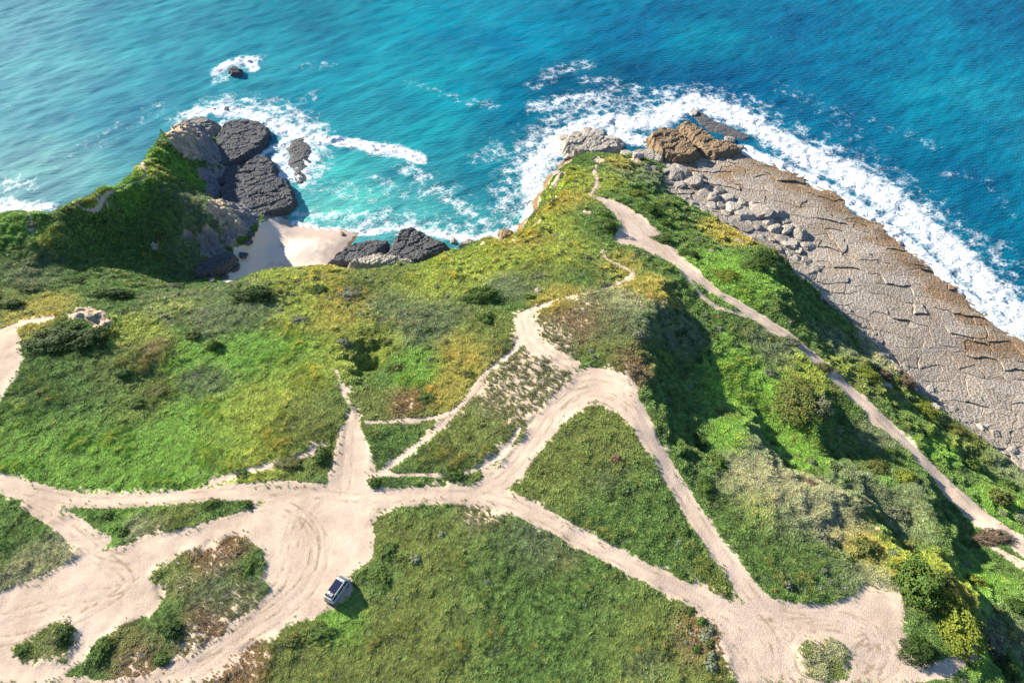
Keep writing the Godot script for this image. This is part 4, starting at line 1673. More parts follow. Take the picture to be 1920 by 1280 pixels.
# ------------------------------------------------------------------ survey
var RELIEF := [
	[-80.9, -29, 30.6, -47, -28.9, 31, -13.4, -28.8, 31.4, 20.1, -28.8, 31.4, 45.4, -28.9, 31, 71.4, -29.8, 30.2, -89.4, -46.2, 30.2, -63.9, -54, 30.4],
	[-29.7, -43.6, 31, -5.5, -43.9, 31.4, 21.4, -39.4, 31.4, 41.1, -39.6, 31, 61.8, -39.7, 30.6, 63.6, -34.6, 30.6, -97.6, -62.9, 29.7, -66.5, -61.3, 29.7],
	[-34.2, -61.6, 30.2, -6, -61.5, 30.4, 13.4, -52.7, 31, 31.1, -44.1, 31, 14.6, -70.1, 31.5, 4.3, -76.6, 31, 19.1, -86.4, 31.2, 30.4, -64.4, 31.2],
	[36.7, -49.7, 31.2, 6.1, -104.3, 30.4, 15, -91.5, 31, -6.9, -91, 29.7, -21.4, -73.6, 29.7, -11.4, -68.3, 30.4, -101.2, -70.1, 29.3, -80.4, -70.4, 28.9],
	[-58.7, -68.9, 29.3, -74, -80.6, 26.7, -91.8, -84, 27.7, -106.9, -92.6, 27.7, -116.8, -100.5, 27.3, -51.9, -83.7, 28.1, -39.4, -90.5, 28.5, -38.9, -76.1, 29.7],
	[-80.2, -92.6, 25.7, -90.9, -90, 27.2, -58.9, -79.8, 28, -103.8, -100.9, 26.9, -102.2, -110, 27.7, -96.8, -108.2, 26.9, -109.7, -118.3, 24.4, -83.3, -107.1, 25.3],
	[-81.5, -100.1, 26.9, -69.5, -103.5, 25.7, -95.1, -119.9, 22.8, -54.2, -118.3, 24.4, -34.8, -122, 24.4, -14.9, -125, 25.3, -32.5, -106.1, 26.5, -49.5, -103.1, 26.1],
	[-19.6, -102.1, 27.3, -10.9, -100.7, 28.9, -7.7, -114.2, 26.9, -30.9, -98.2, 22.4, -36.4, -94.1, 27.7, -26.6, -99.3, 27.3, -22.6, -89.4, 28.1, -30.7, -85.8, 28.8],
	[-17.9, -82.9, 29.3, -76.5, -122.2, 20.4, -83.2, -130.2, 15.5, -74, -130.8, 17.9, -68.2, -132.3, 19.6, -62.3, -132.9, 20.8, -51.2, -133.9, 20.8, -38.7, -134.8, 19.6],
	[-27.8, -138, 17.1, -19.7, -145.1, 13.9, -15.8, -152.9, 9.8, -9.6, -156.6, 8.1, 0, -157.2, 9.8, 5.7, -161.5, 10.6, 11.8, -175.6, 10.6, 15.5, -188.3, 9],
	[21, -199.4, 7.3, -8.5, -133.9, 20.4, 5.7, -135.9, 22.4, 18.1, -149.9, 19.6, 16.2, -166.9, 15.5, 24.6, -171.4, 14.9, 27.9, -187.5, 11, 35.1, -203, 6.9],
	[26.9, -204.3, 6.5, 43.3, -207.1, 4.1, 52.2, -190.1, 3.7, 62.8, -178.9, 3.7, 74.2, -167.1, 3.7, 82.6, -153.7, 3.7, 89.4, -142.8, 3.3, 96.4, -130.2, 3.3],
	[102.9, -114.8, 3.3, 107.5, -104.3, 3.3, 114.3, -94.5, 3.3, 122.6, -84, 3.3, 42, -186, 9, 45, -172, 11.4, 55.2, -162.8, 10.6, 32.1, -164.3, 15.5],
	[36.4, -149.5, 17.9, 43.3, -136.9, 19.6, 51.2, -126, 20.4, 62, -117.5, 19.4, 70.6, -107.9, 18.3, 76.4, -100.3, 17.5, 83.5, -90.2, 16.7, 89.4, -79.1, 16.3],
	[94.2, -68.6, 16.7, 98.2, -61, 17.5, 101.1, -54.5, 18.3, 64.1, -146.9, 13.9, 61.6, -154.6, 11.4, 86.7, -122.6, 7.3, 93.1, -114.9, 6.5, 84.3, -104.8, 13.9],
	[88.2, -96.7, 13.9, 95.7, -95.9, 10.6, 103.1, -91.1, 7.3, 90.7, -87.1, 14.7, 100.7, -78.8, 12.2, 106.1, -75.7, 10.6, 105.9, -66.3, 13.9, 29.9, -125.8, 24.4],
	[24.5, -138.9, 21.6, 24.1, -149.9, 19.6, 12.8, -114.8, 28.1, 39.7, -126.6, 23.6, 37.5, -119.1, 26.1, 33, -108.5, 29.3, 30, -99.2, 30.8, 28.5, -90, 31.1],
	[28.8, -85, 31.1, 29.8, -77.8, 31.1, 31.6, -70.4, 31, 40.1, -119.1, 24, 41.4, -112, 23.6, 37.7, -104.2, 24.9, 36.4, -95.1, 24.4, 41.8, -105.5, 23.2],
	[48.4, -106.2, 22.4, 41.6, -96.3, 22.8, 48, -96.9, 22, 55.3, -101, 20.8, 62.9, -100.1, 20, 43.9, -88, 22, 51.3, -88.5, 21.2, 36.6, -84.1, 25.7],
	[34.3, -82.7, 27.7, 37.2, -74.5, 26.1, 41.5, -74.3, 26.5, 54.1, -84.6, 20.8, 46.4, -80.9, 25.3, 62.7, -86.8, 21.6, 71, -89.5, 18.7, 45.8, -66.8, 28.9],
	[54.5, -67.3, 28.1, 60.8, -66.5, 27.3, 61.9, -59.7, 27.3, 53.4, -57.5, 29.7, 43.1, -56.9, 31, 46, -48.8, 31, 63.8, -55.6, 26.9, 63.2, -50.1, 28.9],
	[89.7, -50, 20.4, 93.6, -47.4, 22, 95.1, -52.9, 18.3, 73.4, -46.4, 28.5, 69.9, -48, 29.3, 79.9, -40.7, 27.7, 86.5, -37.2, 24.4, 73.8, -35.5, 30.2],
	[76.2, -30, 29.3, -145.3, -153.1, 21.2, -130.8, -152.1, 22, -132.1, -144.9, 22, -126.5, -144.1, 20.8, -125.7, -161.2, 21.6, -116.5, -172.7, 20, -116.8, -187.9, 17.9],
	[-119.6, -204.4, 13.9, -120, -224, 6.5, -116.5, -159.9, 13, -119, -150.9, 10.6, -109, -149.8, 7.3, -98.3, -146.8, 3.7, -91.8, -158, 4.1, -105.9, -162.6, 13.9],
	[-106.2, -171.5, 17.9, -92.8, -167.6, 13.9, -85.5, -164.5, 9.8, -109.8, -195.4, 10.6, -104.4, -188.2, 7.3, -125.5, -138.2, 17.9, -129.5, -133.9, 20.4, -137.8, -137.2, 21.2],
	[-112, -137.3, 14.7, -101.5, -137.3, 11.4, -92.3, -136.8, 9.8, -128.6, -119.9, 22.8, -117.5, -124.4, 22, -122.3, -109.6, 25.3, -84.1, -152.2, 2.8, -77.1, -162.8, 1.9],
	[-66.5, -160.2, 2, -61, -165.6, 1.2, -54.6, -167.6, 0.8, -73.3, -175, 0.2, -62.4, -172.5, 0.1, -51.6, -169.6, 0.1, -65.8, -188.7, -2, -46.6, -182.5, -1.5],
	[-28, -173.8, -1, -10.6, -176.7, -1.2, -51.3, -216, -4, -11.8, -216, -4, -74.1, -233.2, -4, -104.4, -274.4, -5, -38.4, -299.1, -6, -98.4, -211.1, -0.5],
	[-96.7, -185, 1, -83.9, -189.7, -0.5, -115.1, -235.8, -1, 30.3, -253.7, -5, 81.5, -299.1, -6, 177.4, -299.1, -6, 7.6, -203.6, -2, 64.7, -208.2, 1.5],
	[81.3, -197.3, 1.6, 76.8, -177.5, 2.6, 99.7, -165.5, 1.7, 102.4, -148.1, 2.4, 115.8, -140, 1.6, 108.9, -122.7, 2.8, 123.8, -121.8, 1.6, 123, -104.6, 2.8],
	[134.5, -112.7, 1.3, 128, -94.8, 2.8, 59.2, -198.2, 2, 48.9, -80, 25.7, 50.1, -73.9, 26.7, 52.3, -70.2, 27.1, 54.9, -85.4, 19.6, 56.5, -80.9, 19.6],
	[58.4, -76.8, 20.2, 60.3, -72.5, 21.4, 67.5, -88, 22.4, 68.8, -85.1, 22.4, 74.4, -86.1, 16.3, 75.8, -79.1, 16.3, 70.3, -78.9, 16.7, 63.6, -80.4, 20.8],
	[62.3, -73.2, 22, 65.8, -70.4, 22.4, 70.8, -71.5, 21.6, 75.1, -70.1, 20.8, 80, -67.9, 20.4, 83.5, -69.3, 21.2, 83, -64.6, 22, 82.8, -59.7, 22.8],
	[82.5, -55.1, 23.2, 89.7, -68.6, 16.7, 91.1, -63.3, 16.3, 92.6, -59.1, 16.7, 93.8, -56, 17.5, 63.3, -65.9, 27.3, 65.7, -61.6, 26.9, 69.8, -57.6, 26.1],
	[73.7, -54.1, 25.7, 78.7, -51.1, 25.3, 68.1, -69.4, 22, 71.5, -65.3, 20.8, 75.8, -61, 20, 79.6, -57.5, 20.4, 83.3, -52.5, 22, 70.8, -143.8, 17.1],
	[71.7, -135.1, 17.3, 72.5, -127.6, 17.8, 72.2, -120.4, 17.9, 79.2, -140.2, 9.8, 81, -130.6, 9.4, 83, -123.5, 8.1, -140.9, -153.7, 21.4, -136.7, -154.8, 21.7],
	[-129.1, -158.4, 21.7, -121.7, -166.7, 21.2, -116.5, -180.1, 19.1, -117.9, -195.8, 16.1, -120.3, -214.9, 10.2, 83.6, -215.3, 0.4, 97.8, -202.5, 0.4, 109.3, -190.6, 0.4],
	[120.1, -174, 0.4, 127, -160, 0.4, 132.9, -146, 0.4, 138.4, -133.1, 0.4, 143.2, -122.4, 0.4, -151.3, -162.1, -0.5, -157.3, -173.1, -4, -146.9, -162.7, -0.5],
	[-152.9, -173.7, -4, -142.7, -163.8, -0.5, -148.7, -174.8, -4, -136.8, -161.1, -0.5, -142.8, -172.1, -4, -135.1, -167.4, -0.5, -141.1, -178.4, -4, -131.7, -170.2, -0.5],
	[-137.7, -181.2, -4, -127.7, -175.7, -0.5, -133.7, -186.7, -4, -122.5, -181.7, -0.5, -128.5, -192.7, -4, -122.5, -189.1, -0.5, -128.5, -200.1, -4, -122.8, -196.9, -0.5],
	[-128.8, -207.9, -4, -123.9, -204.8, -0.5, -129.9, -215.8, -4, -125.6, -213.4, -0.5, -131.6, -224.4, -4, -126.3, -223.9, -0.5, -132.3, -234.9, -4, -74, -143, 3.2],
	[-68.2, -145.5, 3.2, -62.3, -146.7, 3.2, -51.2, -147.8, 3.2, -38.7, -147.9, 3.2, -27.8, -149.8, 3.2, -19.7, -155.1, 3.2, -13.6, -160.6, 1, -18.6, -164.6, -2],
	[-4, -161.2, 1, -9, -165.2, -2, 1.7, -165.5, 1, -3.3, -169.5, -2, 7.8, -179.6, 1, 2.8, -183.6, -2, 11.5, -192.3, 1, 6.5, -196.3, -2],
	[17, -203.4, 1, 12, -207.4, -2, 88.6, -224.3, -3, 102.8, -211.5, -3, 114.3, -199.6, -3, 125.1, -183, -3, 132, -169, -3, 137.9, -155, -3],
	[143.4, -142.1, -3, 148.2, -131.4, -3, 35.1, -213, 0.5, 35.1, -219, -2, 49.3, -215.1, -1, -60, -8, 31, 60, -8, 31, -130, -20, 29.3],
	[130, -10, 26.9, -190, -60, 26.9, -200, -100, 24.4, 160, -50, 17.9, 200, -70, 12.2, 215, -100, 3.3, -200, -160, -3, 230, -150, -3],
	[0, -222, -5, -100, -222, -5, 100, -222, -5],
]
# footpaths and dirt tracks: x, z, width along each

var TRACKS := [
	[-102, -65.5, 4.1, -91.4, -62.8, 4.1, -81.5, -60.9, 3.4, -70.5, -61, 3.2, -56.6, -62.2, 3.4, -44.6, -63, 4.1, -34.3, -61.8, 4.6, -26.1, -61.1, 4.4, -16.1, -61.5, 4, -8, -61.7, 4.2, -2, -60.7, 4.4, 4.9, -57.3, 3.9, 13.4, -52.2, 3.6, 22.3, -47, 3.7, 30.8, -42.4, 4, 37.3, -38.7, 5.3, 40.1, -35.3, 6.1],
	[-7.1, -62, 4, -1, -65.8, 4.5, 4.2, -72.8, 4.7, 8.7, -79.7, 5.5, 14.5, -85, 7.8, 20.1, -84.8, 7.8, 24.5, -80.5, 5.5, 27.8, -71.7, 3.8, 31.3, -63.3, 3.8, 34.8, -54.7, 3.7, 38.2, -47.7, 3.9, 40.9, -42.7, 4.2, 42.9, -39.6, 5.4],
	[-91.9, -61.6, 4, -82.6, -56.5, 4.1, -73.5, -51.2, 4.4],
	[-31.7, -61.6, 8.1, -32.2, -66.8, 6.8, -32.8, -72.9, 5.5, -33.1, -77.4, 3.9, -32.7, -80.7, 1.2, -35, -84.7, 1.1, -36.8, -88.7, 1, -38.9, -93.5, 0.9],
	[13, -87.9, 3.4, 17.1, -89.3, 4.6, 22.5, -87.5, 4.5, 26.1, -84.6, 2.7],
	[-30.7, -78.8, 1.4, -24.1, -78.9, 1.3, -17.6, -79.4, 1.3, -12.2, -81.2, 1.5, -7.9, -86.7, 1.8, -5.8, -91, 1.6, 0, -96.6, 1.7, 3, -102, 2.9],
	[-26.7, -65.6, 1.5, -21.1, -71, 1.4, -14.2, -77.9, 1.3, -9, -84.6, 1.1],
	[-25.6, -66.4, 1.1, -16.5, -66.1, 1.1, -9.3, -66.3, 1.1, -2.1, -70.6, 1.2, 1.6, -76.6, 1.1],
	[-58.4, -64.7, 1.3, -50.9, -67.3, 1.6, -42.1, -70.2, 1.6, -37.3, -73.3, 1.4],
	[14.4, -91.5, 3.5, 9.3, -94.8, 3, 4.8, -99.4, 3.6, 3.4, -104.6, 4.4, 3.1, -108.7, 3.7, 5.7, -111, 2.5],
	[5.7, -111, 2, 8.9, -113.3, 1.3, 12.9, -115.3, 0.6, 19.5, -117.4, 0.5, 25.1, -120.7, 1.1, 30.9, -127, 1.6, 30, -130.6, 1.4, 25.4, -134.5, 1.4, 24.3, -139.9, 1.2],
	[35, -161.7, 6.4, 39.6, -150.4, 7.6, 44, -138.9, 6.4, 48, -131.7, 4.8, 52.4, -125.1, 3, 59.5, -119, 3, 65.2, -113.8, 3.7, 71.8, -107.4, 3.4, 76.5, -100.4, 3.8, 81, -93.7, 4, 85.1, -87.2, 3.9, 88.2, -82, 3.9, 91.2, -74.8, 4.3, 94.1, -68.3, 4.5, 97.3, -63.1, 4.8, 102.6, -55.2, 5],
	[44.6, -132.7, 1.7, 47.9, -124.1, 1.6, 51.8, -118.9, 1.6, 61.7, -116.2, 1.9, 65.9, -113.9, 1.9],
	[93.8, -59.7, 0.9, 96.2, -56.5, 1.5, 100.4, -51.8, 2],
	[29.7, -196.6, 1.4, 27.3, -190.1, 1.4, 27, -179.2, 1.4, 24.3, -171.4, 2, 27.6, -168.3, 2.6],
	[-121.8, -104.6, 3, -116.4, -108.9, 2, -108.2, -109.9, 1.8],
	[-134.4, -211, 1, -112.5, -176, 0.8, -115.3, -169.7, 0.8, -119.7, -164.5, 0.8, -126, -158.7, 0.8, -153.3, -182, 0.9, -132.8, -147.3, 0.6, -136.9, -143.8, 0.4],
]
# open sandy ground

var SAND_AREAS := [
	[-89.4, -42.7, -82.8, -46.2, -76.8, -49.9, -73.5, -51, -69.1, -52.2, -61.3, -54.9, -53.4, -58.1, -46.9, -59.9, -44.6, -62.7, -36.3, -62.1, -31.8, -65, -26, -60.4, -26.4, -57.6, -24.9, -53.9, -24.9, -48.8, -27.8, -46.1, -26.9, -43.1, -29.8, -40.4, -35.4, -38.2, -42.4, -35.7, -45.3, -32, -49.4, -28.5, -82.4, -28.6],
	[38.8, -41.3, 44.4, -42.4, 48.7, -41.2, 54.2, -41.4, 60.5, -43.6, 67.1, -43.8, 66.2, -39.7, 64.9, -37.1, 65.2, -35.4, 67.8, -32.1, 72.8, -33.4, 78.1, -37.3, 76, -32.8, 69.5, -29.8, 62.1, -28.5, 35.5, -28.4, 35.5, -33.6, 33.7, -38.2, 33.2, -40.4],
	[22.7, -172.4, 29.4, -169.7, 35.5, -165.9, 39.6, -155, 44.7, -142.7, 48.5, -132.3, 46.2, -130, 41.5, -135.7, 35.1, -141.6, 28, -144.2, 31.1, -154.3, 29.8, -162],
	[-122.8, -106.2, -116.6, -107, -110.9, -98.9, -108.5, -91, -108.5, -84.3, -109.6, -82.1],
	[-32.4, -62.7, -27.4, -63.2, -26.4, -67.3, -28.9, -73.5, -31, -77.4, -33.7, -77.4, -34.8, -71, -36, -65.6],
	[14.3, -90.1, 18.4, -91.3, 26.3, -86, 26.3, -81.2, 21, -83.3, 14.4, -83.6, 10.4, -80.3],
]
var GREEN_ISLANDS := [
	[-63.4, -45.6, -62.8, -48, -59.8, -50.4, -53.9, -53, -48.2, -53.5, -44.7, -50.9, -43.2, -47.9, -43.1, -45.1, -41.4, -44.1, -43.2, -40.9, -46, -38.5, -46.3, -36.1, -48.9, -35.3, -50.9, -33.2, -54.9, -32.4, -57.7, -30.4, -64.2, -29.5, -71.4, -30.1, -68.6, -32.1, -68.2, -35.4, -64.7, -37.9, -60.1, -40.1, -59.5, -41.4, -61.6, -44.6],
	[-82.1, -34.2, -79.1, -36.3, -76.5, -38.4, -72.6, -37.5, -70.4, -35.4, -71.9, -31.7, -76.9, -31.3],
	[45.6, -32.8, 47.4, -34.9, 50.3, -36, 52.9, -35.7, 54.6, -34.1, 54.7, -31.6, 52.8, -29.6, 49.6, -29, 46.5, -30],
	[-84.2, -59.6, -70.6, -58.8, -56.3, -61.1, -47.4, -60.5, -49.6, -58.8, -58.6, -55.6, -65.7, -53.5, -70.3, -52.8, -75.2, -55.2],
]
var BEACH := [
	[-86.4, -138.9, -85.2, -160.1, -81.7, -166.4, -77.2, -177.9, -70.4, -177.4, -59.2, -173.9, -50.4, -170.5, -53.7, -161.8, -49, -133.6, -61.7, -131.4, -70.7, -127.3],
]
var PLATFORM := [
	[54.9, -208.7, 63.2, -210.1, 70.7, -209.3, 83.7, -215.4, 92, -209.1, 97.9, -202.6, 109.4, -190.6, 120.1, -174, 127, -160.1, 132.9, -146.1, 138.4, -133.1, 145, -118.5, 123, -79.3, 113.7, -93.4, 106.7, -102.9, 102.3, -113.5, 95.8, -128.6, 88.6, -140.8, 80.9, -149.8, 73.4, -164.6, 62.2, -176.2, 51.6, -186.9],
]
var TYRE_MARKS := [
	[-46.3, -61.6, -39.6, -58.2, -35.6, -52.9, -35.4, -46.9, -38.1, -42.3, -43.4, -37.8, -50, -33.2, -57.6, -30, -67.8, -28.1],
	[-44.1, -60.5, -37.4, -57.1, -33.9, -51.9, -33.8, -46, -36.5, -41.3, -42.2, -36.6, -47.9, -32, -52, -28.5],
	[-92.8, -53.2, -77.8, -52.1, -64.3, -55.1, -53.6, -58.8, -44.2, -61],
	[-92.5, -60.7, -82.3, -55.8, -73.3, -50.5, -66, -49],
	[-36.1, -61, -39.1, -56.1, -39.3, -49.9, -40.3, -44.1, -45.4, -38.7],
	[-71.9, -49.5, -66.4, -45.1, -71.7, -39.7, -79.1, -36.3, -84.1, -35.4],
	[-85.7, -38.9, -77.9, -41.5, -69.5, -43.3, -64.6, -45.1],
	[39.5, -40.4, 42.2, -37, 43, -32.8, 40.9, -28],
	[41.1, -39.6, 45.3, -38.7, 47.3, -36.1, 44.7, -32.8, 45.4, -28.8],
	[42.9, -39.6, 49.8, -38.7, 56.9, -38.3, 59.4, -35.4, 57.4, -32, 52, -28.5],
	[45.6, -39.6, 53.7, -39.6, 60, -37.1, 59.9, -32.9, 55.3, -28.5],
	[36.6, -35.3, 38.5, -32, 38.4, -28],
	[55.7, -34.9, 59.6, -35.8, 61.9, -35, 61.8, -32.1, 58.4, -30.1, 56.3, -31.2, 56.4, -33.7, 59.4, -35.4],
	[47.5, -37, 52.2, -37.9, 56.4, -37],
	[8.6, -77.7, 13.2, -82.2, 18.8, -83, 23.8, -78.5],
	[7.6, -79.7, 13.4, -85, 20.2, -85.8, 25.2, -81.2],
	[-35.5, -38.7, -40.3, -36.1, -44.6, -32.4, -46.8, -28.1],
]
var BARE_ROCK := [
	[-113.6, -205.9, 4.7],
	[-112, -212.3, 5.6],
	[-116.4, -232.1, 5.3],
	[-110.1, -200.5, 4.7],
	[-108, -208.2, 4.5],
	[-102, -195, 4],
	[-99.4, -187, 3.2],
	[-88.7, -167.9, 2.6],
	[-85.2, -163.5, 2],
	[-98.7, -159.8, 1.6],
	[-107.1, -155.1, 1.4],
	[-102.8, -111.2, 3.3],
	[-96.8, -108.2, 2.5],
	[-99.5, -110.5, 3],
	[19.5, -215.2, 4.3],
	[25.4, -216.2, 4.3],
	[18, -206.1, 3.4],
	[15, -188.1, 2.8],
	[28.9, -197.4, 2.9],
	[42.6, -202.5, 3.7],
	[47.9, -199.4, 2.6],
	[22, -159.9, 1.6],
	[-45, -131.8, 1.4],
	[105.8, -107.6, 1.9],
	[91.5, -99.9, 1.6],
	[-16.9, -163.7, 2],
	[-9.2, -149, 1.5],
	[0, -150.2, 1.5],
	[68.2, -56.7, 0.6],
	[85.5, -147.2, 2.2],
	[96.3, -130.1, 2.4],
	[102.9, -114.8, 2],
	[109.1, -101.7, 2.2],
	[115.3, -93.8, 2.4],
	[121.6, -87, 2.3],
	[79.8, -156.3, 2],
	[-85.7, -134.5, 1.8],
	[8.1, -163.5, 1.6],
	[12.5, -172.7, 1.7],
	[-86.7, -160.8, 2.6],
	[-90.1, -157.8, 2.6],
	[-116.6, -212, 6],
	[-114.9, -218.3, 7],
	[-113.6, -227.1, 7],
	[-112, -204.1, 6],
	[-110.7, -212.5, 6],
	[-110.5, -224.3, 6],
	[-106.6, -207.9, 6],
	[-100.6, -194.2, 6],
	[-95.4, -182.8, 5],
	[-90.9, -173.5, 5],
	[-87.5, -168.1, 6],
	[-99.7, -193.8, 6],
	[-105.3, -204.4, 6],
	[-93.4, -183, 6],
	[-88, -175.7, 6],
	[-108.3, -206.1, 6],
	[-84.9, -170.8, 5],
	[-84.5, -173.8, 4],
	[-84.9, -165.3, 4],
	[-92.5, -159.1, 4],
]
# ground cover: x, z, radius, kind

